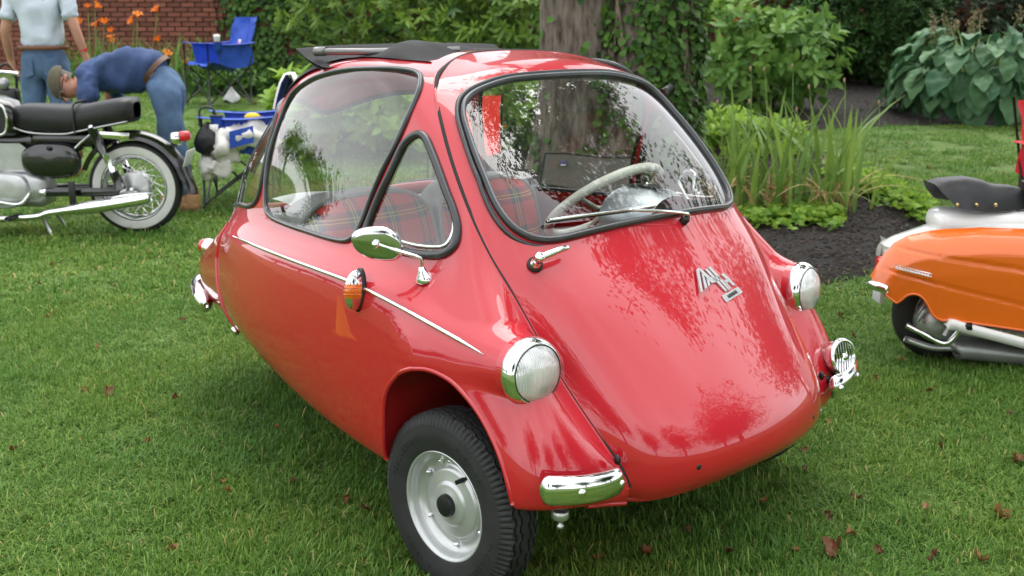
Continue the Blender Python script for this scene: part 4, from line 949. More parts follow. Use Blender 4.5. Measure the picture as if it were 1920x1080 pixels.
def whorls(centers, outw, per, L_, W_, spread=.9, droop=.0, tint0=.5, tintv=.25, jit=0.):
    """rosettes of leaves round shoot tips"""
    n = len(centers); C_ = np.repeat(centers, per, 0); O = np.repeat(nrm(outw), per, 0)
    a = A([0, 0, 1.])+0*O; p = nrm(np.cross(O, a)+1e-4); q = np.cross(O, p); th = np.tile(np.arange(per)*2*np.pi/per, n)+np.repeat(NR.uniform(0, 6.28, n), per)+NR.normal(0, .25, n*per)
    sp = spread*NR.uniform(.6, 1.25, n*per)
    d = O*np.cos(sp)[:, None]+(np.cos(th)[:, None]*p+np.sin(th)[:, None]*q)*np.sin(sp)[:, None]; d[:, 2] -= droop
    l = L_*NR.uniform(.7, 1.2, n*per); t = np.repeat(NR.normal(tint0, tintv, n), per)+NR.normal(0, .1, n*per)
    return C_+NR.normal(0, 1, C_.shape)*jit, d, O+.15*rdir(n*per), l, l*W_, t
def crown_points(n, c, r, lump=.25, seed=0, zmin=None, shell=.55):
    """points near the surface of a lumpy ellipsoid, denser outside"""
    g = np.random.default_rng(seed); d = nrm(g.normal(size=(n, 3))); ph = g.uniform(0, 6.28, 8); fr = g.integers(2, 6, (8, 3))
    k = 1+lump*sum(np.sin(d@fr[i]+ph[i]) for i in range(8))/4
    rad = k*(1-shell*g.random(n)**1.6)
    P = A(c)+d*rad[:, None]*A(r)
    if zmin is not None: P[:, 2] = np.maximum(P[:, 2], zmin+g.random(n)*.1)
    return P, nrm(d/A(r))
def branch(mb, a, b, r0, r1, n=8, wob=.08, seed=0):
    g = np.random.default_rng(seed); t = np.linspace(0, 1, 9)[:, None]; P = A(a)*(1-t)+A(b)*t; L_ = np.linalg.norm(A(b)-A(a)); P[1:-1] += g.normal(0, wob*L_*.3, (7, 3)); P = catmull(P, 3)
    mb.tube(P, np.linspace(r0, r1, len(P)), n); return P
def shrub(name, base, r, h, nw, per, L_, W_, m, label, stem_n=9, seed=0, cat='shrub', droop=.1, spread=.95, lump=.22, lean=.35, shell=.5, group=None):
    root = empty(name, base, 0, label, cat, group)
    c = A([0, 0, h*.52]); P, o = crown_points(nw, c, (r, r, h*.52), lump, seed, .02, shell)
    a = whorls(P, o+A([0, 0, lean]), per, L_, W_, spread, droop, jit=L_*.15)
    # inner growth is older and darker, tips fresh
    me = leaf_mesh('crown', *a); obj('crown', me, m, root)
    for i in range(stem_n):
        mb = MB(); e = P[NR.integers(0, nw)]*A([.7, .7, .75]); branch(mb, (NR.normal(0, .06), NR.normal(0, .06), -.05), e, .018*h, .005, 6, .12, seed*31+i); mb.build('stem', mat('twig', (.05, .035, .022), .85, var=.3), root)
    return root
RHO = leaf_mat('rhododendron_leaf', (.040, .105, .020), (.23, .36, .055), .38, .25, .55)
HYD = leaf_mat('hydrangea_leaf', (.06, .155, .032), (.20, .36, .07), .45, .30)
LIME = leaf_mat('lime_leaf', (.12, .25, .03), (.30, .47, .07), .5, .35)
YEW = leaf_mat('yew_leaf', (.010, .040, .008), (.055, .13, .026), .5, .15)
IVY = leaf_mat('ivy_leaf', (.022, .070, .013), (.11, .23, .034), .42, .2)
TREEL = leaf_mat('tree_leaf', (.020, .055, .010), (.07, .15, .022), .45, .3)
DARKL = leaf_mat('shade_leaf', (.006, .016, .005), (.022, .04, .012), .55, .1)  # near-black green: shade of the right background put into the leaf colour
# large rhododendrons behind the car
q = gp(770, 176); shrub('rhododendron', (q[0]-.6, q[1]+.6, q[2]), 1.85, 2.5, 1000, 9, .155, .30, RHO, 'large rhododendron with whorled leaves behind the folded car roof', 12, 3)
q = gp(960, 186); shrub('rhododendron', (q[0]-.2, q[1]+.4, q[2]), 1.1, 2.1, 480, 9, .15, .30, RHO, 'smaller rhododendron touching the left side of the ivy tree', 8, 5)
# leafy shrub by the brick wall on the right
q = gp(1437, 214); shrub('hydrangea_shrub', q, .80, 1.28, 330, 6, .17, .46, HYD, 'rounded bright green shrub right of the ivy-covered tree', 10, 7, droop=.12)
q = gp(1620, 160); shrub('yew_bush', q, 1.05, 2.0, 3000, 7, .10, .36, YEW, 'dense dark green evergreen bush behind the hosta', 6, 9, spread=.7, lean=.6, shell=.35, lump=.3)
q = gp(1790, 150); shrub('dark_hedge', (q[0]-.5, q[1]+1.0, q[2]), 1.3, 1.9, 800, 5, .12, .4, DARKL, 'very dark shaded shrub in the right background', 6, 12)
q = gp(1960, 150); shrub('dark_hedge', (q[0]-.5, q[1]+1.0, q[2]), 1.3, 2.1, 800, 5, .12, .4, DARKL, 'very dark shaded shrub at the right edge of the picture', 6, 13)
# light green leafy perennials round the tree (seen through the windows too)
for i, (px, py, r, h, lab) in enumerate([(625, 285, .62, .74, 'lime green broad-leaved plant seen through the side window, leftmost of its row'), (735, 285, .68, .82, 'lime green broad-leaved plant seen through the side window near the pillar'), (930, 280, .68, .80, 'lime green broad-leaved plant seen through the windscreen beside the orange chair'), (1010, 275, .62, .74, 'lime green broad-leaved plant seen through the windscreen above the grey mesh chair'), (1340, 270, .42, .30, 'low lime green plant at the right foot of the ivy tree'), (1410, 290, .45, .30, 'low lime green plant behind the iris leaves')]):
    q = gp(px, py); shrub('lime_perennial', q, r, h, 130 if h > .4 else 110, 6, .17 if h > .4 else .12, .46, LIME, lab, 4, 20+i, 'plant', droop=.0, spread=.8, lean=.9, group='lime green perennials round the tree')
# low ground cover at the bed edge
P = []
for _ in range(2600):
    a = NR.random(); px, py = 1560+a*180+NR.normal(0, 12), 330+a*85+NR.normal(0, 9)
    P.append((px, py))
P = [p for p in P if p[0] > 1480]
P = A([gp(*p) for p in P[:700]]); P[:, 2] += .04+NR.random(len(P))*.09
P2 = A([gp(1380+NR.random()*200, 425+NR.normal(0, 9)) for _ in range(260)]); P2[:, 2] += .04+NR.random(len(P2))*.07
P = np.concatenate([P, P2])
a = whorls(P, A([0, 0, 1.])+rdir(len(P))*.5, 4, .055, .75, 1.0, .1, .5, .3)
gc = obj('ground_cover', leaf_mesh('ground_cover', *a), LIME); tag(gc, 'low spreading ground cover along the edge of the mulch bed', 'plant', kind='stuff')
# ------------------------------------------------------------------ iris clump: each blade its own part
IRIS = leaf_mat('iris_leaf', (.10, .20, .038), (.24, .37, .075), .4, .3, tint_attr=False)
DEAD = leaf_mat('dead_leaf', (.32, .20, .085), (.52, .38, .18), .7, .2, tint_attr=False)
def blade(name, L_, w, lean, fold=.5, tip=1., n=9):
    t = np.linspace(0, 1, n); V = []; ww = w*np.minimum(1, 1.25*(1-t**2.2*tip))*np.where(t < .15, .75+t*1.6, 1)
    x = lean*L_*t**2.2; z = L_*t*np.sqrt(np.clip(1-(lean*t)**2*.5, .1, 1))
    if lean > .9: z = L_*(t-.62*t**3.2)
    for k in range(n): V += [(x[k], -ww[k]/2, z[k]), (x[k]+ww[k]*.18, 0, z[k]), (x[k], ww[k]/2, z[k])]
    F = []
    for k in range(n-1): b = 3*k; F += [(b, b+3, b+4, b+1), (b+1, b+4, b+5, b+2)]
    return mesh(name, V, F)
bl = [blade('leaf', .8, .034, l) for l in (.08, .2, .35, .55, .8)]+[blade('leaf', .62, .03, 1.1)]
dead = [blade('leaf', .42, .022, 1.15), blade('leaf', .35, .018, .9)]
iris_c = gp(1470, 400); iris = empty('iris_clump', iris_c, 0, 'tall clump of sword-shaped iris leaves behind the red car', 'plant')
def local_blade(px, py, kind, az, sc, m, parent, base):
    q = gp(px, py); o = obj('leaf', kind, None, parent, q-A(base)+A([0, 0, -.01]), (NR.normal(0, .05), NR.normal(0, .05), az)); o.scale = (sc, sc, sc)
    o.material_slots[0].link = 'OBJECT'; o.material_slots[0].material = m; return o
for k in bl+dead: k.materials.append(IRIS)
for i in range(135):
    px = NR.choice([NR.normal(1385, 28), NR.normal(1465, 42), NR.normal(1565, 34)]); py = 392+NR.uniform(-24, 24)
    if px < 1325: px = 1325+NR.random()*80
    j = NR.choice(6, p=[.14, .2, .2, .18, .14, .14]); local_blade(px, py, bl[j], NR.uniform(0, 6.28), NR.uniform(.55, 1.15), IRIS, iris, iris_c)
for i in range(60):
    px = NR.uniform(1335, 1590); local_blade(px, 400+NR.uniform(-12, 18), dead[NR.integers(0, 2)], NR.uniform(0, 6.28), NR.uniform(.7, 1.4), DEAD, iris, iris_c)
for px, py, h in [(1385, 385, 1.0), (1425, 375, .98), (1462, 370, 1.0), (1510, 380, .86), (1560, 385, .92), (1400, 400, .8), (1345, 380, .75), (1480, 392, .72), (1620, 380, .75)]:
    q = gp(px, py)-A(iris_c); mb = MB(); t = np.linspace(0, 1, 10)[:, None]; e = A([NR.normal(0, .06), NR.normal(0, .06), h])
    mb.tube(q+t*e+A([1, .6, 0])*.03*np.sin(t*3), np.linspace(.006, .0035, 10), 6); mb.build('stalk', mat('stalk', (.17, .26, .07), .6, var=.2), iris)
    MB().ball(q+e, (.009, .009, .02), 8, 6).build('seed_head', mat('seed_head', (.30, .22, .12), .8), iris)
# ------------------------------------------------------------------ hosta: every large leaf its own part
HOS = leaf_mat('hosta_leaf', (.045, .125, .060), (.12, .235, .105), .45, .15, .5, tint_attr=False)
def hosta_leaf(L_, W_, seedv):
    g = np.random.default_rng(seedv); nu, nv = 12, 9; V = []
    for i in range(nu):
        t = i/(nu-1); w = W_*(math.sin(math.pi*min(1, (t*.96+.03)**.8))**.6)
        for j in range(nv):
            s_ = -1+2*j/(nv-1); x = L_*t-.06*L_*(1-abs(s_))*0; z = -.45*L_*t*t+.10*W_*s_*s_-.018*abs(math.sin(s_*9))*(1-t*.6)+.01*math.sin(t*14+s_*3)
            V.append((x-(.10*L_*abs(s_) if t < .15 else 0), s_*w*.5, z))
    F = [(i*nv+j, (i+1)*nv+j, (i+1)*nv+j+1, i*nv+j+1) for i in range(nu-1) for j in range(nv-1)]
    me = mesh('leaf', V, F); me.materials.append(HOS); return me
hl = [hosta_leaf(.28, .235, 1), hosta_leaf(.26, .22, 2), hosta_leaf(.22, .19, 3)]
hb = gp(1825, 218); hosta = empty('hosta', hb, 0, 'big clump of blue-green ribbed hosta leaves on the dark mulch', 'plant')
for i in range(280):
    a = NR.uniform(0, 2*np.pi); lev = NR.random()**.8; rr = .30+.62*math.sin(lev*2.1+.25)*NR.uniform(.75, 1.1); z = .18+.80*(1-lev)+NR.normal(0, .05)
    pos = A([math.cos(a)*rr*1.0, math.sin(a)*rr*1.0, z]); o = obj('leaf', hl[i % 3], None, hosta, pos, (NR.normal(0, .2), .10+1.0*lev+NR.normal(0, .2), a)); k = NR.uniform(.8, 1.2); o.scale = (k, k, k)
    if i % 3 == 0:
        MB().tube(catmull(A([(0, 0, 0), pos*A([.4, .4, .6]), pos]), 4), .008, 5).build('leaf_stalk', mat('stalk', (.17, .26, .07), .6, var=.2), hosta)
for i in range(11):
    a = NR.uniform(0, 2*np.pi); rr = NR.uniform(.1, .75); e = A([math.cos(a)*rr, math.sin(a)*rr, 1.0+NR.uniform(0, .16)]); MB().tube([e*A([.6, .6, .7]), e], .008, 5).build('flower_stalk', mat('stalk', (.17, .26, .07), .6, var=.2), hosta)
    PP = e+NR.normal(0, 1, (26, 3))*A([.025, .025, .07])-A([0, 0, .03]); a_ = whorls(PP, rdir(26), 3, .03, .5, 1., 0, .5, .3)
    fs_ = obj('flower_spike', leaf_mesh('flower_spike', *a_), leaf_mat('spent_flower', (.16, .13, .08), (.30, .26, .14), .7, .2), hosta); fs_['kind'] = 'stuff'
# ------------------------------------------------------------------ day lilies by the wall
LILY = leaf_mat('daylily_leaf', (.055, .15, .025), (.15, .28, .055), .45, .3, tint_attr=False); ORG = leaf_mat('lily_petal', (.75, .17, .010), (.85, .28, .03), .5, .3, tint_attr=False); REDP = leaf_mat('red_petal', (.5, .02, .008), (.62, .07, .01), .5, .3, tint_attr=False)
ll = [blade('leaf', .75, .026, l) for l in (.3, .6)]+[blade('leaf', .85, .026, 1.1)]
for k in ll: k.materials.append(LILY)
def flower_mesh(m):
    V = []; F = []
    for i in range(6):
        a = i*math.pi/3; c, s_ = math.cos(a), math.sin(a); b = len(V)
        for r_, z, w in ((.004, 0, .006), (.03, .05, .016), (.06, .075, .02), (.085, .065, .003)): V += [(c*r_-s_*w, s_*r_+c*w, z), (c*r_+s_*w, s_*r_-c*w, z)]
        for k in range(3): F.append((b+2*k, b+2*k+2, b+2*k+3, b+2*k+1))
    me = mesh('flower', V, F); me.materials.append(m); return me
FLO = flower_mesh(ORG); FLR = flower_mesh(REDP)
def lily_clump(px, py, w, n, flowers, label, fm=FLO, hmul=1.):
    base = gp(px, py); root = empty('daylily_clump', base, 0, label, 'plant', 'day lilies along the wall')
    for i in range(n):
        o = obj('leaf', ll[NR.integers(0, 3)], None, root, (NR.normal(0, w), NR.normal(0, .18), -.01), (0, 0, NR.uniform(0, 6.28))); k = NR.uniform(.75, 1.15)*hmul; o.scale = (k, k, k)
    for fx, fy in flowers:
        d = px_ray((fx, fy)); t = ((base[:2]-CAM[:2])@WF)/(d[:2]@WF)+NR.uniform(-.2, .2); e = CAM+d*t-base
        MB().tube(catmull(A([(e[0]*.5, e[1]*.5, 0), e*A([.8, .8, .55]), e]), 5), .007, 5).build('stalk', mat('stalk', (.17, .26, .07), .6, var=.2), root)
        o = obj('flower', fm, None, root, e, (NR.uniform(-.9, .9), NR.uniform(-.9, .9), NR.uniform(0, 6))); k = NR.uniform(.65, 1.0); o.scale = (k, k, k)
lily_clump(165, 166, .30, 60, [(148, 45), (182, 50), (165, 15), (178, 14), (196, 45)], 'orange day lilies beside the standing man')
lily_clump(235, 168, .30, 60, [(250, 42), (258, 33), (296, 22), (210, 75), (214, 82), (209, 60)], 'orange day lilies above the bending man')
lily_clump(310, 170, .30, 60, [(298, 77), (312, 105), (352, 120)], 'orange day lilies left of the far blue chair')
lily_clump(375, 168, .25, 55, [], 'day lily leaves without flowers behind the far blue chair')
lily_clump(1365, 150, .2, 30, [(1350, 45), (1362, 38), (1375, 42), (1383, 36), (1340, 40)], 'small red lilies behind the rounded green shrub', FLR, .8)
lily_clump(1905, 130, .2, 30, [(1890, 22), (1905, 12), (1915, 25), (1900, 30), (1917, 10)], 'orange red lilies at the top right corner', FLR)
# ivy and low leaves at the foot of the wall
P = A([gp(NR.uniform(360, 760), 168+NR.uniform(-6, 16)) for _ in range(700)]); P[:, 2] += NR.random(len(P))*.22+.03
a = whorls(P, A([0, 0, .6])+rdir(len(P)), 5, .10, .7, 1.0, .1, .4, .3); gc2 = obj('border_ivy', leaf_mesh('border_ivy', *a), IVY); tag(gc2, 'low ivy covering the ground at the foot of the brick wall', 'ivy', kind='stuff')
# ------------------------------------------------------------------ brick wall
WALL_S = 18.6; wb = CAM[:2]+WF*WALL_S; WZ = float(G(*wb))-.05
wall = empty('brick_wall', (wb[0], wb[1], WZ), math.atan2(WR[1], WR[0]), 'long red brick garden wall partly covered with ivy', 'wall')
BR = mat('brick', (.14, .042, .026), .85, var2=(.235, .085, .053), scale=2.3, bump=.3, bscale=90, obj_var=.28)
MB().box((1, .18, 1.6), (34, .20, 3.4)).build('mortar', mat('mortar', (.17, .14, .115), .95, var=.25, scale=5, bump=.3, bscale=40), wall, smooth=False)
bme = MB().box((0, 0, 0), (.212, .10, .063), bevel=.004).me('brick', False); bme.materials.append(BR)
hme = MB().box((0, 0, 0), (.102, .10, .063), bevel=.004).me('brick', False); hme.materials.append(BR)
mb = MB(); cnt = 0; a_lo, a_hi = (95-960)/FPX*WALL_S, (560-960)/FPX*WALL_S
for r in range(42):
    z = .04+r*.0765
    for i in range(-72, 76):
        x = i*.2275+(r % 2)*.11375; inview = a_lo < x < a_hi and 1.9 < z+0 and z < 3.0 if False else (a_lo < x < a_hi and .62 < z < 1.72)
        if inview and cnt < 300:
            o = obj('brick', bme, None, wall, (x, .045+NR.normal(0, .0025), z), (0, 0, NR.normal(0, .006))); cnt += 1
        elif -14 < x < 16 and abs(x) < 15:
            mb.box((x, .045+NR.normal(0, .0025), z), (.212, .10, .063))
o = mb.build('brick_courses', BR, wall, smooth=False); o['kind'] = 'stuff'
# ivy climbing the wall
def ivy_patch(px0, px1, n, dens, seedv, zmax=3.0, label=None):
    g = np.random.default_rng(seedv); x0, x1 = [(p-960)/FPX*WALL_S for p in (px0, px1)]; root = empty('wall_ivy', (wb[0], wb[1], WZ), math.atan2(WR[1], WR[0]), label, 'ivy', 'ivy on the brick wall')
    x = g.uniform(x0, x1, n*2); z = g.uniform(0, zmax, n*2); edge = .5+.5*np.sin(x*7+g.uniform(0, 6))*np.cos(z*5+g.uniform(0, 6)); keep = g.random(n*2) < np.clip(dens*(.3+edge), 0, 1); x, z = x[keep][:n], z[keep][:n]; m_ = len(x)
    P = np.column_stack([x, -.02-g.random(m_)*.10, z]); d = np.column_stack([g.normal(0, .6, m_), -np.abs(g.normal(.3, .3, m_)), g.normal(-.6, .4, m_)]); up = np.column_stack([0*x, -1+0*x, .5+0*x])+g.normal(0, .3, (m_, 3))
    L_ = g.uniform(.05, .11, m_); obj('leaves', leaf_mesh('leaves', P, d, up, L_, L_*.9, g.normal(.4, .25, m_)), IVY, root)
    for i in range(6):
        xx = x0+(x1-x0)*g.random(); t = np.linspace(0, zmax, 16); MB().tube(np.column_stack([xx+.15*np.sin(t*2+i), -.012+0*t, t]), .008, 5).build('stem', mat('twig', (.05, .035, .022), .85, var=.3), root)
ivy_patch(455, 640, 3600, 1.0, 3, 3.0, 'dense ivy curtain on the brick wall left of the rhododendron')
ivy_patch(425, 470, 260, .5, 4, 2.4, 'thin ivy tendrils on the brick wall above the far blue chair')
ivy_patch(1300, 1345, 420, .7, 5, 3.0, 'ivy strands on the brick wall right of the tree trunk')
ivy_patch(1400, 1520, 700, .6, 6, 3.0, 'ivy on the brick wall behind the rounded shrub')
ivy_patch(640, 1040, 2600, .7, 8, 3.0, 'ivy on the brick wall behind the rhododendrons')
# ------------------------------------------------------------------ old tree with ivy on its trunk and a wide crown overhead
def bark_mat():
    m, N, K, b = nodes_mat('tree_bark'); b.inputs['Roughness'].default_value = .9
    tc = N.new('ShaderNodeTexCoord'); mp = N.new('ShaderNodeMapping'); mp.inputs['Scale'].default_value = (7, 7, 1.6); K.new(tc.outputs['Object'], mp.inputs[0])
    n = N.new('ShaderNodeTexNoise'); n.inputs['Scale'].default_value = 2.6; n.inputs['Detail'].default_value = 10; n.inputs['Roughness'].default_value = .65; K.new(mp.outputs[0], n.inputs[0])
    r = N.new('ShaderNodeValToRGB'); e = r.color_ramp.elements; e[0].position = .36; e[0].color = (.045, .034, .026, 1); e[1].position = .66; e[1].color = (.30, .25, .205, 1)
    K.new(n.outputs[0], r.inputs[0]); K.new(r.outputs[0], b.inputs['Base Color'])
    bp = N.new('ShaderNodeBump'); bp.inputs['Strength'].default_value = .9; bp.inputs['Distance'].default_value = .05; K.new(n.outputs[0], bp.inputs['Height']); K.new(bp.outputs[0], b.inputs['Normal'])
    return m
BARK = bark_mat()
TB = CAM[:2]+WF*9.6+WR*((1158-960)/FPX*9.6); TZ = float(G(*TB)); tree = empty('ivy_tree', (TB[0], TB[1], TZ), math.atan2(WR[1], WR[0]), 'old broad tree with ivy climbing its grey trunk behind the car', 'tree')
def trunk(mb, pts, rads, n=40, seed=0, flare=.35):
    g = np.random.default_rng(seed); P = catmull(A(pts), 10); R_ = np.interp(np.linspace(0, 1, len(P)), np.linspace(0, 1, len(rads)), rads); th = np.linspace(0, 2*np.pi, n, endpoint=False); ph = g.uniform(0, 6.28, 6); rows = []
    for p, r_ in zip(P, R_):
        k = 1+.07*np.sin(3*th+ph[0])+.05*np.sin(5*th+ph[1]+p[2]*.4)+.03*np.sin(9*th+ph[2]+p[2])+.018*np.sin(17*th+ph[3]+p[2]*2.3)+flare*math.exp(-max(p[2], 0)*2.8)*(.6+.4*np.sin(4*th+ph[4])); rows.append(np.column_stack([p[0]+np.cos(th)*r_*k, p[1]+np.sin(th)*r_*k, p[2]+0*th]))
    mb.grid(rows, wrap=True); return P, R_
mb = MB(); PA, RA = trunk(mb, [(-.36, 0, -.1), (-.36, 0, .8), (-.40, 0, 1.8), (-.52, .05, 3.2), (-.8, .1, 4.6)], [.34, .31, .29, .27, .24], seed=1); mb.build('trunk', BARK, tree)
mb = MB(); PB, RB = trunk(mb, [(.18, .05, -.1), (.20, .05, .8), (.22, .05, 1.8), (.35, .0, 3.2), (.7, -.1, 4.8)], [.46, .42, .40, .36, .3], seed=2); mb.build('trunk', BARK, tree)
# ivy on the trunk
def trunk_ivy(P, R_, n, seedv, side=None, zlim=3.6, lo=0.):
    g = np.random.default_rng(seedv); i = g.integers(0, len(P), n); th = g.uniform(0, 2*np.pi, n)
    z = P[i, 2]; cover = .5+.5*np.sin(3*th+z*2.1)*np.cos(2*th-z*1.7+1); pr = np.clip(side(th, z)+.35*(cover-.5), 0, 1); k = (g.random(n) < pr) & (z < zlim) & (z > lo); i, th = i[k], th[k]; m_ = len(i)
    o = np.column_stack([np.cos(th), np.sin(th), 0*th]); Q = P[i]+o*(R_[i]*1.02+g.random(m_)*.09)[:, None]; Q[:, 2] += g.uniform(-.1, .1, m_)
    d = np.column_stack([g.normal(0, .6, m_), g.normal(0, .6, m_), g.normal(-.7, .4, m_)])+o*.5; L_ = g.uniform(.045, .095, m_)
    return Q, d, o+.5*A([0, 0, 1.])+g.normal(0, .3, (m_, 3)), L_, L_*.9, g.normal(.45, .27, m_)
a1 = trunk_ivy(PB, RB, 11000, 5, lambda th, z: .80-.65*np.exp(-((((th-4.2+np.pi) % (2*np.pi))-np.pi)/.25)**2)+0*z); a2 = trunk_ivy(PA, RA, 3500, 6, lambda th, z: np.where(np.cos(th) > .55, .7, .03)+.25*(z < .5))
arr = [np.concatenate([x, y]) for x, y in zip(a1, a2)]; o = obj('ivy', leaf_mesh('ivy', *arr), IVY, tree); o['label'] = 'ivy climbing the trunk'
for i in range(9):
    th0 = NR.uniform(3.3, 6.0); t = np.linspace(0, 1, 30); k = np.linspace(0, len(PB)-1, 30).astype(int); th = th0+.25*np.sin(t*7+i); MB().tube(PB[k]+np.column_stack([np.cos(th), np.sin(th), 0*th])*(RB[k]*1.1)[:, None], np.linspace(.016, .006, 30), 6).build('ivy_stem', mat('ivy_stem', (.20, .155, .11), .9, var=.3), tree)
# limbs and crown overhead (above the frame; mirrored in the paint and the glass)
Rz = rotm('Z', math.degrees(math.atan2(WR[1], WR[0]))); to_l = lambda p: (A(p)-A([TB[0], TB[1], TZ]))@Rz
cl = []
limbs = [((.7, -.1, 4.8), (2.2, 4.2, 6.9)), ((.7, -.1, 4.8), (2.2, 6.0, 8.5)), ((-.8, .1, 4.6), (-2.4, 6.2, 8.6)), ((.7, -.1, 4.8), (-1.0, 8.0, 9.5)), ((.7, -.1, 4.8), (1.2, 2.6, 6.6))]
g = np.random.default_rng(44); cw = []
for i, (a, b) in enumerate(limbs):
    bl_ = to_l(b) if i != 99 else b
    mb = MB(); Pb = branch(mb, a, bl_, .2, .05, 8, .12, 60+i); mb.build('limb', BARK, tree)
    for j in range(7):
        s0 = Pb[int(len(Pb)*NR.uniform(.45, .98))]; e = s0+NR.normal(0, 1, 3)*A([1.3, 1.3, .6])+A([0, 0, .15]); mb = MB(); Q = branch(mb, s0, e, .045, .012, 5, .2, 90+i*9+j); mb.build('bough', BARK, tree)
        for t_ in np.linspace(.3, 1, 5): cw.append(Q[int((len(Q)-1)*t_)])
# leafy sprays fill a broad flat crown that reaches out over the front of the car, with gaps of sky
g = np.random.default_rng(44); n_ = 2600; d_ = nrm(g.normal(size=(n_, 3)))*(g.random(n_)**.4)[:, None]; CC = A([2.0, 6.6, 9.2])+d_*A([6.8, 5.2, 1.9])
gap = np.sin(CC[:, 0]*1.25+.6)*np.cos(CC[:, 1]*1.4+.4)+.45*np.sin(CC[:, 0]*3.1+CC[:, 1]*2.4); CC = CC[(gap > .08) & (CC[:, 0] < .25+.62*CC[:, 1]) & (CC[:, 0] > -1.5)]
cw = np.concatenate([A(cw), A([to_l(c) for c in CC])])
C_ = np.repeat(cw, 20, 0)+g.normal(0, .28, (len(cw)*20, 3))*A([1, 1, .6]); a = whorls(C_, A([0, 0, .4])+rdir(len(C_)), 5, .10, .55, 1.1, .2, .45, .25)
o = obj('crown', leaf_mesh('crown', *a, lod=1), TREEL, tree)
# other trees that stand round the lawn outside the picture
def big_tree(loc, h, r, n, seedv, label, fine=1):
    z = float(G(loc[0], loc[1])); t = empty('lawn_tree', (loc[0], loc[1], z), 0, label, 'tree', 'trees round the lawn'); mb = MB(); trunk(mb, [(0, 0, -.1), (0.05, 0, h*.3), (0, .1, h*.6)], [.32, .24, .12], 16, seedv); mb.build('trunk', BARK, t)
    P, o_ = crown_points(n, (0, 0, h*.62), (r, r, h*.40), .45, seedv, None, .8); a = whorls(np.repeat(P, 4*fine, 0)+NR.normal(0, .22, (len(P)*4*fine, 3)), np.repeat(o_, 4*fine, 0)+A([0, 0, .2]), 4, .24/math.sqrt(fine), .55, 1.0, .1, .45, .25); obj('crown', leaf_mesh('crown', *a, lod=1), TREEL, t)
    for i in range(7):
        mb = MB(); branch(mb, (0, 0, h*.28), P[i*7]*.8+A([0, 0, h*.1]), .1, .03, 6, .12, seedv+i); mb.build('limb', BARK, t)
big_tree((13.5, 10.5), 10, 4.2, 1500, 71, 'broad tree front left of the car, mirrored in its nose', 3)
big_tree((21, 3), 12, 4.6, 1300, 72, 'tall tree ahead of the car beyond the lawn')
big_tree((12, -15), 11, 4.5, 1300, 76, 'tree standing behind the camera')
big_tree((26, 16), 13, 5.5, 1400, 77, 'far tree left of the road ahead of the car')
big_tree((5, 22), 12, 5.0, 1400, 78, 'tree beyond the scooter, left of the car')
big_tree((24, -8), 12, 5.2, 1400, 79, 'far tree ahead and to the right of the car')
for i, (az, R_, h, lab) in enumerate(((193, 50, 7.0, 'far tree behind the car, first of the low row'), (200, 55, 6.4, 'far tree, second of the low row beyond the lawn'), (207, 52, 5.4, 'far tree, third of the low row beyond the lawn'), (214, 56, 5.2, 'far tree, fourth of the low row beyond the lawn'), (222, 52, 6.2, 'far tree, fifth of the low row beyond the lawn'), (231, 50, 7.0, 'far tree, sixth of the low row beyond the lawn'), (243, 45, 7.5, 'far tree, seventh of the low row beyond the lawn'), (258, 40, 7.5, 'far tree, last of the low row beyond the lawn'))):
    big_tree((R_*math.cos(math.radians(az)), R_*math.sin(math.radians(az))), h, 4.6, 700, 100+i, lab)
# ------------------------------------------------------------------ people
def skin_mesh(name, V, E, R, root=0, sub=2):
    me = bpy.data.meshes.new(name); me.from_pydata([tuple(v) for v in V], E, []); o = bpy.data.objects.new(name, me); COL.objects.link(o)
    md = o.modifiers.new('s', 'SKIN'); md.use_smooth_shade = True
    for i, r in enumerate(R):
        rr = (r, r) if np.isscalar(r) else r; me.skin_vertices[0].data[i].radius = rr; me.skin_vertices[0].data[i].use_root = (i == root)
    sb = o.modifiers.new('b', 'SUBSURF'); sb.levels = sub; sb.render_levels = sub
    dg = bpy.context.evaluated_depsgraph_get(); dg.update(); out = bpy.data.meshes.new_from_object(o.evaluated_get(dg)); bpy.data.objects.remove(o); bpy.data.meshes.remove(me)
    out.polygons.foreach_set('use_smooth', np.ones(len(out.polygons), bool)); out.name = name
    return out
def wrinkle(me, amp, sc, seedv=0):
    from mathutils import noise
    co = np.empty(len(me.vertices)*3, np.float32); me.vertices.foreach_get('co', co); co = co.reshape(-1, 3); nn = A([v.normal for v in me.vertices])
    d = A([noise.noise(Vector((p[0]*sc+seedv, p[1]*sc, p[2]*sc*.55)))+.6*abs(noise.noise(Vector((p[0]*sc*2.1, p[1]*sc*2.1+seedv, p[2]*sc*1.3))))-.2 for p in co]); co = co+nn*d[:, None]*amp
    me.vertices.foreach_set('co', co.astype(np.float32).ravel()); me.update(); return me
class Fig:
    def __init__(s): s.V = []; s.E = []; s.R = []
    def p(s, v, r, link=None):
        s.V.append(v); s.R.append(r); i = len(s.V)-1
        if link is not None: s.E.append((link, i))
        return i
    def chain(s, start, pts):
        for v, r in pts: start = s.p(v, r, start)
        return start
    def mesh(s, name, sub=2): return skin_mesh(name, s.V, s.E, s.R, 0, sub)
SKIN = mat('skin', (.50, .25, .17), .5, var=.12, scale=14, sub=.1); DENIM = mat('blue_denim', (.055, .105, .20), .85, var2=(.10, .175, .30), scale=9, bump=.3, bscale=350)
SHIRT = mat('pale_shirt', (.56, .63, .72), .8, var=.06, scale=6, bump=.2, bscale=14); NAVY = mat('navy_shirt', (.030, .062, .16), .8, var=.2, scale=7, bump=.3, bscale=12)
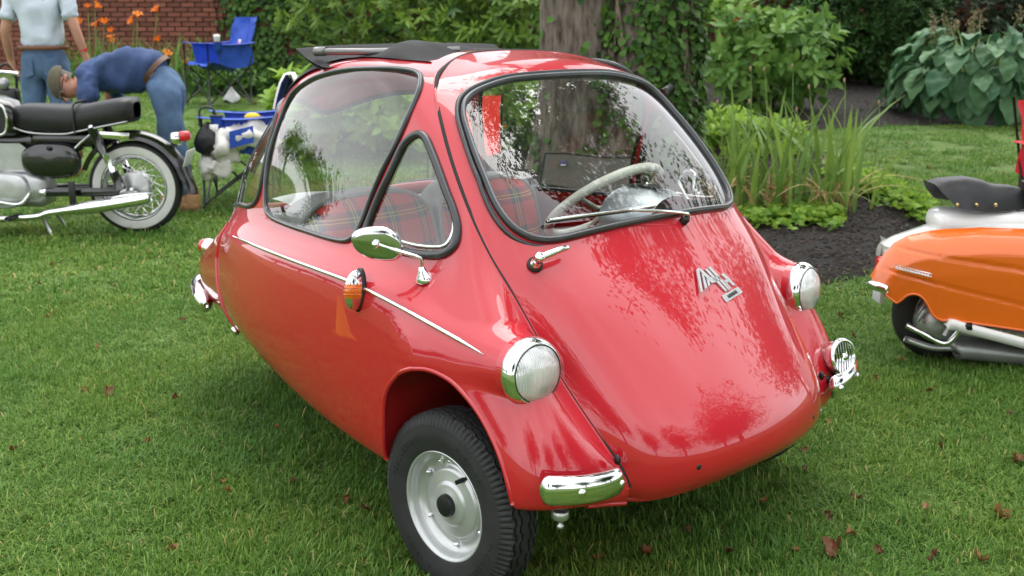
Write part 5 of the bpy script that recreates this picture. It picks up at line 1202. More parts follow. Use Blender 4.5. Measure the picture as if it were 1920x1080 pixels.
CAPM = mat('olive_cap', (.085, .075, .045), .9, var=.2, scale=30, bump=.3, bscale=200); LEATHER = mat('brown_leather', (.16, .06, .025), .5, var=.2); BOOT = mat('tan_boot', (.36, .20, .085), .75, var=.2, scale=20, bump=.2, bscale=90)
HAIR = mat('grey_hair', (.07, .06, .05), .7, var=.3, scale=60); RZW = math.atan2(WR[1], WR[0])
def hand(F, wrist, d, palm, r=.009, curl=.5, L_=.085):
    """palm plus five fingers as chains rooted in the palm"""
    d = nrm(d); palm = nrm(palm); sd = np.cross(d, palm); w = A(F.V[wrist]); pm = F.p(w+d*.045, .026, wrist); kn = F.p(w+d*.085, .030, pm)
    for i, l in enumerate((.85, 1., .95, .75)):
        o = sd*(.026-.0175*i); b = F.p(w+d*.095+o, r, kn); b = F.p(w+d*(.095+L_*.42*l)+o+palm*.012*curl, r, b); b = F.p(w+d*(.095+L_*.65*l)+o+palm*.036*curl*1.6, r*.95, b); F.p(w+d*(.095+L_*.72*l)+o+palm*.06*curl*1.6, r*.8, b)
    b = F.p(w+d*.035+sd*.032+palm*.01, .012, pm); b = F.p(w+d*.07+sd*.05+palm*.025, .0105, b); F.p(w+d*.10+sd*.045+palm*.04, .009, b)
def person_root(px, s, label):
    q = CAM[:2]+WF*s+WR*((px-960)/FPX*s*.985); z = float(G(*q)); return empty('person', (q[0], q[1], z), RZW, label, 'person')
def head_mesh(F, neck, c, up, fwd, r=.1):
    up, fwd = nrm(up), nrm(fwd); c = A(c); i = F.p(c-up*.085+fwd*.012, (.062, .068), neck); i = F.p(c-up*.03+fwd*.018, (.078, .088), i); i = F.p(c+up*.04+fwd*.002, (.083, .098), i); F.p(c+up*.10-fwd*.006, (.055, .065), i)
    return i
def face(root, c, up, fwd, m=SKIN):
    up, fwd = nrm(up), nrm(fwd); c = A(c); sd = np.cross(up, fwd)
    MB().tube(catmull(A([c+fwd*.098+up*.012, c+fwd*.120-up*.022, c+fwd*.103-up*.034]), 4), [.008, .010, .012, .014, .015, .015, .013, .012, .011], 8).build('nose', m, root)
    for s_ in (-1, 1):
        MB().ball(c+fwd*.082+up*.012+sd*.033*s_, (.009,)*3, 10, 8).build('eye', mat('eye', (.6, .58, .55), .2), root)
        MB().ball(c+sd*.086*s_-fwd*.004-up*.006, (.014, .014, .032), 10, 8).build('ear', m, root)
    MB().tube([c+fwd*.098-up*.058+sd*.022, c+fwd*.106-up*.060, c+fwd*.098-up*.058-sd*.022], .005, 6).build('mouth', mat('lips', (.40, .14, .11), .5), root)
# --- man standing with his back to us
man = person_root(86, 9.35, 'person in pale short-sleeved shirt and blue jeans standing with back turned')
F = Fig(); pel = F.p((0, 0, 1.0), (.13, .09)); ch = F.chain(pel, [((0, 0, 1.15), (.145, .098)), ((0, .0, 1.32), (.165, .105)), ((0, .0, 1.46), (.135, .09))]); nk = F.p((0, .01, 1.57), .055, ch); head_mesh(F, nk, (0, .03, 1.73), (0, .05, 1), (0, 1, -.05))
for s_, el, wr in ((1, (.285, -.02, 1.22), (.325, .03, 1.02)), (-1, (-.29, -.02, 1.20), (-.315, .09, .98))):
    a = F.chain(ch, [((.185*s_, .0, 1.50), .062), ((.235*s_, -.005, 1.38), .052), (el, .042), (tuple((A(el)+A(wr))/2), .040), (wr, .028)]); hand(F, a, A(wr)-A(el), (-s_*.9, .1, 0))
for s_ in (1, -1): F.chain(pel, [((.095*s_, 0, .90), .10), ((.105*s_, -.01, .52), .068), ((.11*s_, .02, .30), .058), ((.11*s_, .02, .08), .042), ((.115*s_, .12, .035), .04), ((.115*s_, .19, .03), .032)])
obj('body', F.mesh('body'), SKIN, man)
F = Fig(); pel = F.p((0, 0, 1.045), (.182, .128)); ch = F.chain(pel, [((0, 0, 1.14), (.185, .130)), ((0, 0, 1.32), (.195, .132)), ((0, 0, 1.46), (.162, .112))])
for s_ in (1, -1): F.chain(ch, [((.20*s_, 0, 1.49), (.085, .085)), ((.245*s_, -.005, 1.37), (.078, .078)), ((.27*s_, -.012, 1.28), (.082, .082))])
F.chain(ch, [((0, .01, 1.545), .072)])
obj('shirt', wrinkle(F.mesh('shirt', 3), .026, 13), SHIRT, man)
F = Fig(); pel = F.p((0, 0, 1.01), (.178, .122)); 
for s_ in (1, -1): F.chain(pel, [((.10*s_, -.005, .90), (.115, .118)), ((.11*s_, -.01, .55), .088), ((.115*s_, .01, .30), .080), ((.115*s_, .02, .07), .082)])
F.chain(pel, [((0, 0, 1.12), (.170, .118))])
obj('jeans', wrinkle(F.mesh('jeans', 3), .015, 14, 3), DENIM, man)
th = np.linspace(0, 2*np.pi, 40, endpoint=False); bp = np.column_stack([np.cos(th)*.200, np.sin(th)*.146, 0*th+1.075])
MB().grid([bp+A([0, 0, -.018]), bp*A([1.02, 1.02, 1])+A([0, 0, -.017]), bp*A([1.02, 1.02, 1])+A([0, 0, .017]), bp+A([0, 0, .018])], wrap=True).build('belt', LEATHER, man)
for a in (-2.4, -1.9, -1.57, -1.2, -.7): MB().box((math.cos(a)*.20, math.sin(a)*.143, 1.075), (.012, .008, .05), rotm('Z', math.degrees(a)+90)).build('belt_loop', DENIM, man)
for s_ in (1, -1): MB().grid([[(s_*(.045+.11*u), -.130-.012*math.sin(u*3)+.045*u*u, .99-.13*v+(.02 if 0 < u < 1 and v == 1 else 0)*-1) for u in (0, .5, 1)] for v in (0, .5, 1)]).build('back_pocket', DENIM, man)
MB().grid([[(math.cos(a)*.034+.318, math.sin(a)*.034+.024, z) for a in np.linspace(0, 6.283, 16)] for z in (1.045, 1.07)]).build('wristband', mat('red_band', (.55, .02, .03), .5), man)
MB().ball((0, .02, 1.775), (.094, .112, .095), 20, 14).build('hair', HAIR, man); face(man, (0, .03, 1.73), (0, .05, 1), (0, 1, -.05))
for s_ in (1, -1): MB().box((.115*s_, .09, .04), (.10, .29, .08), bevel=.03).build('shoe', LEATHER, man)
# camera bag in his left hand
cb = empty('camera_bag', tuple(A(man.location)+Matrix.Rotation(RZW, 3, 'Z')@Vector((-.36, .10, .58))), RZW, 'black camera with strap hanging from the hand of the standing person', 'camera')
MB().box((0, 0, .09), (.17, .10, .15), bevel=.03).build('camera_body', BLACKPL, cb); MB().lathe([(.045, 0), (.045, .09), (.052, .10), (.052, .15), (.04, .155)], (0, -.02, .03), (.2, -.3, -.9), 20).build('lens_barrel', BLACKPL, cb)
MB().tube(catmull(A([(-.07, 0, .15), (-.09, -.01, .27), (.0, -.02, .36), (.07, -.01, .28), (.07, 0, .15)]), 6), .012, 8).build('strap', BLACKPL, cb); MB().ball((-.02, -.04, .20), (.05, .04, .05), 12, 8).build('flash', mat('grey_metal', (.4, .4, .42), .3, .6), cb)
# --- man bending over the motorcycle
ben = person_root(347, 8.15, 'person in navy shirt and olive cap bending over the black motorcycle')
sp = [((-.15, 0, .97), (.125, .15)), ((-.25, 0, 1.005), (.115, .140)), ((-.45, 0, 1.0), (.110, .16)), ((-.62, 0, .955), (.10, .145))]
def up_chain(grow): return [(v, (r[0]+grow, r[1]+grow)) for v, r in sp]
F = Fig(); pel = F.p(sp[0][0], (.10, .12)); ch = F.chain(pel, [(v, (r[0]-.03, r[1]-.03)) for v, r in sp[1:]]); nk = F.p((-.73, -.03, .965), .058, ch); hc = A([-.845, -.06, .90]); hu, hf = A([-.80, -.12, .35]), A([.05, -.55, -.80]); head_mesh(F, nk, hc, hu, hf)
for s_, el, wr in ((-1, (-.60, -.27, .70), (-.72, -.22, .50)), (1, (-.66, .25, .70), (-.85, .15, .52))):
    a = F.chain(ch, [((-.63, .18*s_, .93), .062), ((-.615, .235*s_, .85), .052), (el, .042), (tuple((A(el)+A(wr))/2), .038), (wr, .028)]); hand(F, a, A(wr)-A(el), (0, -s_*.9, -.2))
legs = {-1: [((-.13, -.10, .86), .105), ((-.065, -.12, .50), .07), ((-.03, -.12, .28), .058), ((0, -.12, .09), .045), ((-.10, -.13, .035), .04), ((-.16, -.13, .03), .032)], 1: [((-.13, .10, .86), .105), ((-.20, .13, .50), .07), ((-.14, .15, .28), .058), ((-.08, .16, .09), .045), ((-.18, .17, .035), .04), ((-.24, .17, .03), .032)]}
for s_ in (-1, 1): F.chain(pel, [(legs[s_][0][0], .085)]+legs[s_][1:])
obj('body', F.mesh('body'), SKIN, ben)
F = Fig(); q0 = up_chain(.024); q0[0] = ((-.16, 0, .965), (.125, .148)); pel = F.p(*q0[0]); ch = F.chain(pel, q0[1:])
for s_ in (-1, 1): F.chain(ch, [((-.63, .19*s_, .94), .088), ((-.615, .24*s_, .86), .082), ((-.60, .26*s_, .76), .080)])
F.chain(ch, [((-.70, -.02, .975), .078)])
obj('shirt', wrinkle(F.mesh('shirt', 3), .030, 13, 5), NAVY, ben)
F = Fig(); pel = F.p((-.14, 0, .96), (.138, .160)); F.chain(pel, [((-.25, 0, 1.0), (.118, .142))])
for s_ in (-1, 1): F.chain(pel, [(v, r+(.014 if i == 0 else .014)) for i, (v, r) in enumerate(legs[s_][:3])]+[((A(legs[s_][3][0])+A([0, 0, .02])).tolist(), .068)])
obj('jeans', wrinkle(F.mesh('jeans', 3), .016, 14, 7), DENIM, ben)
bdir = nrm(A([-.78, 0, .62])); p_, q_, d_ = frame_for(bdir); o_ = A([-.20, 0, .995]); bp = A([o_+A([0, 1, 0])*math.cos(a)*.155+nrm(np.cross(bdir, A([0, 1., 0])))*math.sin(a)*.128 for a in th]); MB().grid([bp-bdir*.018, bp+bdir*.018], wrap=True).build('belt', mat('dark_belt', (.10, .045, .02), .5), ben)
face(ben, hc, hu, hf)
# flat cap
hu, hf = nrm(hu), nrm(hf); hs_ = np.cross(hu, hf); Rc = np.column_stack([hs_, hf, hu]); 
m_ = MB(); rows = []
for a in np.linspace(0, 1, 9): rows.append([hc+hu*.030+Rc@A([math.cos(b)*.106*math.cos(a*1.5), math.sin(b)*.124*math.cos(a*1.5), math.sin(a*1.5)*.092]) for b in np.linspace(0, 2*np.pi, 28, endpoint=False)])
m_.grid(rows, wrap=True).build('cap', CAPM, ben); MB().grid([[hc+hu*(.030-.012*t)+Rc@A([math.sin(b)*.095*(1-.1*t), .10*math.cos(b)*1.0+.075*t+.01, 0]) for b in np.linspace(-1.3, 1.3, 12)] for t in (0, .5, 1)]).build('cap_brim', CAPM, ben)
MB().grid([[hc-hu*.01+Rc@A([math.cos(b)*.092, math.sin(b)*.104, z]) for b in np.linspace(3.3, 6.1, 14)] for z in (-.035, .0, .045)]).build('hair', HAIR, ben)
for s_ in (-1, 1): MB().tube([hc+hf*.10+hs_*.033*s_+hu*.012+(math.cos(a)*hs_+math.sin(a)*hu)*.022 for a in np.linspace(0, 6.0, 14)], .0022, 6).tube([hc+hf*.10+hs_*.055*s_+hu*.014, hc+hs_*.088*s_+hu*.012], .0022, 6).build('glasses', BLACKPL, ben)
MB().tube(catmull(A([(-.70, -.085, .93), (-.70, -.05, .905), (-.695, .05, .91), (-.69, .085, .95)]), 6), .012, 8).build('lanyard', mat('lanyard_blue', (.02, .10, .45), .6), ben)
for s_ in (-1, 1):
    f = A(legs[s_][3][0]); MB().box(f+A([-.06, 0, -.05]), (.29, .105, .085), bevel=.035).build('boot', BOOT, ben); MB().box(f+A([-.06, 0, -.085]), (.30, .11, .02), bevel=.006).build('boot_sole', mat('sole', (.12, .09, .06), .8), ben); MB().lathe([(.055, -.01), (.056, .06), (.05, .065)], f+A([.03, 0, -.03]), (0, 0, 1), 16).build('boot_shaft', BOOT, ben)
# ------------------------------------------------------------------ black motorcycle (local x forward = left in the picture, y toward its left side = toward us)
MBL = mat('black_enamel', (.006, .006, .007), .25, coat=1, coat_rough=.03); MALU = mat('cast_aluminium', (.52, .53, .53), .38, .75, var=.12, scale=12); VINYL = mat('black_vinyl', (.012, .012, .013), .42, var=.3, scale=25, bump=.12, bscale=60); WHITEW = mat('whitewall', (.66, .66, .63), .6, var=.08, scale=12)
mq = gp(262, 436); ray0 = nrm(A([mq[0]-CAM[0], mq[1]-CAM[1], 0])); left_ = A([-ray0[1], ray0[0], 0])      # perpendicular to the line of sight
moto = empty('motorcycle', mq, math.atan2(-WR[1], -WR[0]), 'black vintage motorcycle with whitewall tyre and long black seat', 'motorcycle')
def spoke_wheel(cx, root):
    R_ = .305; c = (cx, 0, R_); ax = (0, 1, 0); w = empty('wheel', c); w.parent = root
    MB().lathe([(.208, .038), (.225, .046), (.270, .046), (.288, .040), (.300, .026), (.305, .010), (.305, -.010), (.300, -.026), (.288, -.040), (.270, -.046), (.225, -.046), (.208, -.038)], (0, 0, 0), ax, 72).build('tyre', TYRE, w, auto=40)
    for s_ in (1, -1): MB().lathe([(.218, .0445*s_), (.228, .048*s_), (.262, .0485*s_), (.270, .0462*s_)], (0, 0, 0), ax, 72).build('whitewall_band', WHITEW, w)
    MB().lathe([(.206, .038), (.212, .041), (.214, .036), (.204, .028), (.194, .014), (.192, 0), (.194, -.014), (.204, -.028), (.214, -.036), (.212, -.041), (.206, -.038), (.198, -.026), (.188, -.012), (.186, 0), (.188, .012), (.198, .026)], (0, 0, 0), ax, 72, closed=True).build('rim', CHROME, w)
    MB().lathe([(.0, .062), (.03, .06), (.05, .055), (.085, .052), (.100, .046), (.104, .036), (.104, -.036), (.09, -.05), (.04, -.06), (0, -.062)], (0, 0, 0), ax, 40).build('hub_drum', MALU, w, auto=35)
    for i in range(18): MB().box((math.cos(i*.349)*.102, .03, math.sin(i*.349)*.102), (.012, .012, .006), rotm('Y', -math.degrees(i*.349))).build('drum_fin', MALU, w)
    for i in range(36):
        a = i*2*np.pi/36; b = a+(.55 if i % 2 else -.55); s_ = 1 if (i//2) % 2 else -1; MB().tube([(math.cos(b)*.10, .03*s_, math.sin(b)*.10), (math.cos(a)*.19, .004*s_, math.sin(a)*.19)], .0022, 5).build('spoke', CHROME, w)
    return w
spoke_wheel(0, moto); spoke_wheel(1.27, moto)
def fender(cx, cz, r, a0, a1, w, tail=0.):
    rows = []; 
    for a in np.linspace(a0, a1, 34):
        t = (a-a0)/(a1-a0); rr = r+(.03*max(0, t-.85)/.15 if tail else 0); rows.append([(cx-math.cos(a)*(rr-.055*abs(u)**2.2), u*w, cz+math.sin(a)*(rr-.055*abs(u)**2.2)) for u in np.linspace(-1, 1, 15)])
    return MB().grid(rows)
rf = fender(0, .305, .375, 2.35, -.10, .082, 1).build('rear_fender', MBL, moto); fender(1.27, .305, .365, 2.6, .35, .075).build('front_fender', MBL, moto)
# side skirt of the deep rear guard
MB().grid([[(-.02+math.cos(a)*r_, .075-.012*k, .305+math.sin(a)*r_) for a in np.linspace(.35, 2.5, 26)] for k, r_ in ((0, .362), (1, .33))]).build('fender_skirt', MBL, moto)
# seat with piping and strap
def seat_sec(x, w, z0, z1):
    th_ = np.linspace(0, 2*np.pi, 26, endpoint=False); return [(x, math.copysign(abs(math.cos(t))**.6, math.cos(t))*w, (z0+z1)/2+math.copysign(abs(math.sin(t))**.6, math.sin(t))*(z1-z0)/2) for t in th_]
rows = [seat_sec(*a) for a in ((.735, .05, .70, .80), (.72, .10, .685, .835), (.66, .125, .675, .850), (.5, .14, .662, .848), (.36, .14, .655, .842), (.26, .14, .675, .850), (.15, .14, .700, .872), (.03, .14, .722, .892), (-.03, .125, .735, .890), (-.045, .07, .76, .86))]
st = MB().grid(rows, wrap=True).build('seat', VINYL, moto)
MB().tube(catmull(A([(.72, .105, .70), (.6, .135, .672), (.40, .142, .665), (.30, .142, .682), (.15, .142, .712), (-.02, .13, .745)]), 6), .0055, 6).build('seat_piping', mat('seat_piping', (.6, .6, .6), .3, .6), st)
MB().tube([(.315, .147, z) for z in (.665, .75, .84)]+[(.315, .10, .862), (.315, -.1, .862), (.315, -.147, .75)], .012, 6, flat=.3).build('seat_strap', VINYL, st)
# tank with knee pad
rows = [seat_sec(*a) for a in ((.70, .07, .66, .80), (.74, .12, .64, .865), (.85, .15, .64, .905), (1.0, .155, .66, .915), (1.15, .12, .70, .895), (1.24, .05, .75, .85))]
tk = MB().grid(rows, wrap=True).build('fuel_tank', MBL, moto)
def rrect(x0, x1, z0, z1, r=.05): return [(x0+r, z0), (x1-r, z0), (x1, z0+r), (x1, z1-r), (x1-r, z1), (x0+r, z1), (x0, z1-r), (x0, z0+r)]
MB().prism(catmull(A(rrect(.745, 1.05, .665, .85)), 4, True), (0, .148, 0), (1, 0, 0), (0, 0, 1), (0, 1, 0), .014).build('knee_pad', VINYL, tk, smooth=False)
MB().tube([(x, .162, z) for x, z in catmull(A(rrect(.74, 1.055, .66, .855)), 5, True)], .008, 8, closed=True).build('chrome_surround', CHROME, tk)
MB().lathe([(.035, 0), (.035, .02), (0, .025)], (.95, 0, .91), (0, 0, 1), 20).build('filler_cap', CHROME, tk)
# oval side cover, frame, swing arm
ov = [(.50+.19*math.copysign(abs(math.cos(t))**.75, math.cos(t)), .49+.115*math.copysign(abs(math.sin(t))**.75, math.sin(t))) for t in np.linspace(0, 2*np.pi, 40, endpoint=False)]
c_ = A([.50, .49]); MB().grid([[(c_[0]+(x-c_[0])*k, y, c_[1]+(z-c_[1])*k) for x, z in ov] for k, y in ((1, .09), (1, .112), (.93, .126), (.75, .136), (.4, .142), (.01, .144))], wrap=True).build('side_cover', MBL, moto)
MB().lathe([(.016, 0), (.016, .008), (0, .01)], (.49, .142, .575), (0, 1, 0), 14).build('cover_knob', BLACKPL, moto)
fr = MB(); fr.box((.62, 0, .60), (.60, .10, .12), bevel=.03).box((.40, 0, .62), (.50, .12, .10), bevel=.03); fr.build('frame_spine', MBL, moto)
MB().box((1.10, 0, .74), (.20, .09, .14), rotm('Y', 25), .03).build('steering_head', MBL, moto)
MB().box((.33, .10, .285), (.52, .035, .055), bevel=.015).build('swing_arm', MBL, moto); MB().box((.33, -.10, .285), (.52, .035, .055), bevel=.015).build('swing_arm', MBL, moto)
MB().lathe([(.024, -.01), (.024, .02), (.018, .026), (0, .028)], (.565, .115, .285), (0, 1, 0), 16).build('pivot_bolt', CHROME, moto)
for s_ in (1, -1):
    a, b = A([.215, .125*s_, .705]), A([.045, .125*s_, .30]); k = empty('rear_shock', a); k.parent = moto; L0 = b-a
    MB().tube([L0*0, L0*.42], [.030, .030], 16).build('upper_cover', MBL, k); MB().tube([L0*.40, L0*.72], [.022, .022], 16).build('chrome_sleeve', CHROME, k); MB().tube([L0*.70, L0*.98], [.030, .038], 14).build('lower_cover', MBL, k); MB().lathe([(.02, -.02), (.022, .01), (.012, .02), (0, .022)], (0, 0, 0), (0, s_, 0), 14).build('top_nut', CHROME, k); MB().lathe([(.02, -.02), (.022, .012), (.012, .02), (0, .022)], L0, (0, s_, 0), 14).build('bottom_nut', CHROME, k)
MB().lathe([(.014, 0), (.014, .03), (.008, .034), (0, .035)], (-.01, .10, .305), (0, 1, 0), 12).build('axle_nut', CHROME, moto); MB().box((.06, .105, .27), (.20, .012, .05), bevel=.005).build('axle_plate', MALU, moto)
# rack rail by the seat
MB().box((.10, .118, .655), (.24, .010, .045), rotm('Y', -4), .004).build('rail_plate', CHROME, moto); MB().tube(catmull(A([(.19, .12, .69), (.28, .12, .62), (.33, .12, .575)]), 5), .014, 8, flat=.5).build('rail_stay', CHROME, moto)
# engine: cases, cylinder, exhaust
en = MB(); en.box((.80, 0, .30), (.52, .24, .24), bevel=.07).build('crankcase', MALU, moto)
MB().grid([[(.86+.21*k*math.copysign(abs(math.cos(t))**.7, math.cos(t)), y, .30+.115*k*math.copysign(abs(math.sin(t))**.7, math.sin(t))) for t in np.linspace(0, 2*np.pi, 36, endpoint=False)] for k, y in ((1.02, .10), (1.0, .145), (.92, .158), (.6, .163), (.01, .165))], wrap=True).build('side_case', MALU, moto)
MB().lathe([(.055, 0), (.055, .012), (.045, .018), (.03, .018), (.028, .012), (0, .012)], (.94, .158, .30), (0, 1, 0), 30).build('points_cover', CHROME, moto)
MB().grid([[(x0+(x1-x0)*u, .09, z0+(z1-z0)*u) for u in np.linspace(0, 1, 6)] for (x0, z0, x1, z1) in ((.62, .43, .92, .42), (.60, .52, .90, .50), (.70, .60, .86, .60))]).build('engine_plate', MALU, moto)
for i in range(7): MB().box((1.0+i*.012, 0, .46+i*.028), (.20, .22, .010), rotm('Y', 22)).build('cooling_fin', MALU, moto)
MB().box((1.03, 0, .54), (.12, .13, .24), rotm('Y', 22), .03).build('cylinder', MALU, moto); MB().box((1.11, 0, .70), (.16, .20, .07), rotm('Y', 22), .03).build('cylinder_head', MALU, moto)
ex = catmull(A([(1.20, .10, .58), (1.26, .13, .40), (1.18, .16, .20), (.95, .175, .125), (.62, .175, .135), (.50, .178, .165), (.20, .18, .205), (-.05, .18, .245), (-.145, .18, .262)]), 6)
rr_ = np.interp(np.linspace(0, 1, len(ex)), [0, .55, .66, .72, .95, 1], [.020, .020, .024, .042, .040, .026]); MB().tube(ex, rr_, 18).build('exhaust', CHROME, moto)
MB().tube([(.10, .18, .262), (-.12, .18, .292), (-.17, .18, .29)], [.02, .016, .006], 10, flat=.5).build('muffler_fin', CHROME, moto)
MB().box((.36, .165, .28), (.045, .012, .17), bevel=.005).build('muffler_bracket', BLACKPL, moto)
MB().tube(catmull(A([(.62, .17, .30), (.70, .19, .22), (.88, .19, .24), (1.0, .19, .20)]), 5), .010, 8).build('gear_lever', CHROME, moto); MB().tube([(.72, .14, .14), (.74, .30, .14)], .016, 10).build('footpeg', BLACKPL, moto)
for s_ in (1, -1): MB().tube([(.60, .10*s_, .14), (.53, .13*s_, -.005), (.50, .14*s_, -.005)], .012, 8).build('centre_stand', MALU, moto)
# tail lamp and plate
tl = empty('tail_light', (-.305, 0, .62)); tl.parent = moto; MB().box((.02, 0, 0), (.07, .09, .09), bevel=.02).build('housing', CHROME, tl); MB().box((-.035, 0, .02), (.075, .075, .065), bevel=.018).build('lens', mat('tail_red', (.62, .012, .02), .15, coat=1), tl)
MB().box((-.36, 0, .50), (.006, .18, .11), rotm('Y', -18), .002).build('plate', mat('plate_white', (.6, .62, .62), .5), moto)
# front fork, lamp and handlebar (beyond the picture edge)
for s_ in (1, -1): MB().tube([(1.06, .09*s_, .86), (1.30, .09*s_, .30)], [.035, .04], 12).build('fork_leg', MBL, moto)
MB().lathe([(.0, -.12), (.06, -.10), (.085, -.03), (.085, .0), (.06, .03), (0, .04)], (1.20, 0, .82), (1, 0, -.05), 24).build('headlight', MBL, moto)
MB().tube(catmull(A([(.86, .36, 1.02), (.98, .28, 1.03), (1.05, .10, .98), (1.05, -.10, .98), (.98, -.28, 1.03), (.86, -.36, 1.02)]), 6), .013, 10).build('handlebar', CHROME, moto)
# ------------------------------------------------------------------ orange and white scooter (local x forward = right in the picture, y away from us)
ORANGE = mat('orange_paint', (.80, .145, .006), .35, coat=.9, coat_rough=.04); WHITEP = mat('white_paint', (.74, .74, .72), .3, coat=.8, var=.03, scale=4)
sq = gp(1758, 672); sray = nrm(A([sq[0]-CAM[0], sq[1]-CAM[1], 0])); right_ = A([sray[1], -sray[0], 0])
SCO = empty('scooter', sq, math.atan2(WR[1], WR[0]), 'orange and white vintage scooter with two black saddles', 'scooter')
def scx(px, py, y=-.22):
    k = (5.05+y)/5.05; return A([((px-960)*k-798)/448., y, (639-(py-33)*k)/448.])
def sw(cx, root):
    w = empty('wheel', (cx, 0, .208)); w.parent = root
    MB().lathe([(.125, .04), (.15, .047), (.185, .044), (.2, .032), (.208, .012), (.208, -.012), (.2, -.032), (.185, -.044), (.15, -.047), (.125, -.04)], (0, 0, 0), (0, 1, 0), 56).build('tyre', TYRE, w, auto=40)
    MB().lathe([(.126, .042), (.131, .045), (.12, .03), (.10, .02), (.06, .03), (0, .032)], (0, 0, 0), (0, -1, 0), 40).build('rim', MALU, w); MB().lathe([(.126, .042), (.12, .03), (.06, .03), (0, .032)], (0, 0, 0), (0, 1, 0), 40).build('rim_back', MALU, w)
sw(0, SCO); sw(1.29, SCO)
# side panels: outline traced as rows top -> bottom edge, bulging outward
xs = np.concatenate([np.linspace(1632, 1760, 50), np.linspace(1766, 2080, 34)])
tp_ = np.interp(xs, [1632, 1640, 1652, 1668, 1690, 1725, 1760, 1824, 1920, 2010, 2080], [522, 502, 478, 456, 441, 431, 427, 424, 427, 440, 480])
bt_ = np.interp(xs, [1632, 1650, 1668, 1676, 1685, 1694, 1704, 1714, 1722, 1731, 1740, 1752, 1764, 1800, 1920, 2010, 2080], [530, 550, 563, 556, 546, 543, 544, 551, 563, 580, 588, 593, 592, 596, 614, 622, 600])
for s_ in (-1, 1):
    rows = []
    for t in np.linspace(0, 1, 40):
        row = []
        for i, x in enumerate(xs):
            if s_ > 0 and x < 1815: continue
            py = tp_[i]*(1-t)+bt_[i]*t; h_ = (py-tp_[i])/175.; e = min(1, (x-1628)/110.)*min(1, (2090-x)/110.)
            bul = .150+.105*math.sin(math.pi*min(1, (h_*1.05+.10)))**.55 if h_ < .86 else .150+.105*math.sin(math.pi*.999*min(1, .86*1.05+.1))**.55
            bul = .15+(.255-.15)*math.sqrt(min(1, max(0, h_)*4.2))-.03*max(0, h_-.45)
            c1, c2 = 459+(x-1685)*.157, 508+(x-1676)*.246
            bul += -.007*math.exp(-((py-c1-4)/2.4)**2)-.006*math.exp(-((py-c2)/2.2)**2)
            q = scx(x, py); row.append((q[0], s_*bul*(.62+.38*math.sqrt(max(e, 0.))), q[2]))
        rows.append(row)
    MB().grid(rows).build('side_panel', ORANGE, SCO)
    MB().tube(rows[-1], .005, 6).build('panel_edge', ORANGE, SCO)
# white tail section and spine
tail = [(1637, 452, .02), (1640, 447, .08), (1668, 436, .12), (1710, 424, .15), (1764, 404, .15), (1820, 396, .14), (1920, 396, .13), (2010, 410, .12)]
rows = []
for px, py, w in tail:
    q = scx(px, py, 0); rows.append([(q[0], w*math.sin(a)*1.25, q[2]-.12*(1-math.cos(a))*.6) for a in np.linspace(-1.6, 1.6, 17)])
MB().grid(rows).build('white_tail', WHITEP, SCO)
a, b = scx(1641, 452, 0), scx(1650, 500, 0); MB().grid([[(a[0]*(1-t)+b[0]*t-.012*math.cos(u*1.5), u*(.07+.03*t), a[2]*(1-t)+b[2]*t) for u in np.linspace(-1, 1, 11)] for t in np.linspace(0, 1, 8)]).build('tail_end', WHITEP, SCO)
MB().grid([[(scx(1655+20*t, 455+60*t, 0)[0], s_*.165, scx(0, 449+75*t, 0)[2]) for s_ in (-1, -.5, 0, .5, 1)] for t in (0, .5, 1)]).build('tail_skin', WHITEP, SCO)
MB().box(scx(1636, 545, 0), (.02, .10, .07), bevel=.004).build('plate', mat('plate_white', (.6, .62, .62), .5), SCO); MB().box(scx(1640, 495, 0), (.05, .10, .09), bevel=.02).build('tail_light', mat('tail_red', (.62, .012, .02), .15, coat=1), SCO)
MB().tube(catmull(A([scx(1612, 527, -.14), scx(1628, 530, -.20), scx(1648, 537, -.235)]), 5), [.006]+[.012]*9+[.010], 10, flat=1.6).build('panel_handle', CHROME, SCO)
# body under the saddles, floor, legshield
MB().box(scx(1880, 408, 0), (.70, .22, .10), bevel=.04).build('spine', WHITEP, SCO)
MB().box(scx(1830, 386, 0), (.16, .12, .05), bevel=.01).build('saddle_mount', WHITEP, SCO)
MB().box(scx(1900, 392, 0), (.16, .10, .03), bevel=.01).build('saddle_bracket', mat('grey_metal', (.4, .4, .42), .3, .6), SCO)
fl = [scx(*p) for p in [(1758, 600), (1766, 586), (1790, 594), (1920, 628), (2060, 668), (2250, 672)]]
P = resample(catmull(A(fl), 6), 40)
MB().grid([P+A([0, 0, -.004]), P+A([0, -.035, -.002]), P+A([0, -.045, -.02]), P+A([0, -.035, -.045]), P+A([0, .0, -.05])]).build('floor_edge', WHITEP, SCO)
MB().grid([P+A([0, -.02, .004]), P+A([0, .10, .006]), P+A([0, .44, .006])]).build('floorboard', mat('grey_mat', (.18, .18, .175), .7, var=.2), SCO)
ls = [[(x, y, z) for y in np.linspace(-.30, .30, 14)] for x, z in ((.98, .22), (1.06, .35), (1.10, .55), (1.13, .75), (1.17, .92))]; g_ = A(ls); g_[:, :, 0] += -.10*(g_[:, :, 1]/.3)**2; MB().grid(g_).build('legshield', WHITEP, SCO)
MB().tube([(1.18, 0, 1.0), (1.29, 0, .30)], .045, 14).build('steering_column', WHITEP, SCO); MB().tube(catmull(A([(1.06, -.32, 1.0), (1.12, -.15, 1.02), (1.16, 0, 1.02), (1.12, .15, 1.02), (1.06, .32, 1.0)]), 6), .016, 10).build('handlebar', CHROME, SCO)
rows = [[(1.29-math.cos(a)*(.26-.05*abs(u)**2), u*.10, .208+math.sin(a)*(.26-.05*abs(u)**2)) for u in np.linspace(-1, 1, 11)] for a in np.linspace(.2, 2.9, 20)]; MB().grid(rows).build('front_mudguard', WHITEP, SCO)
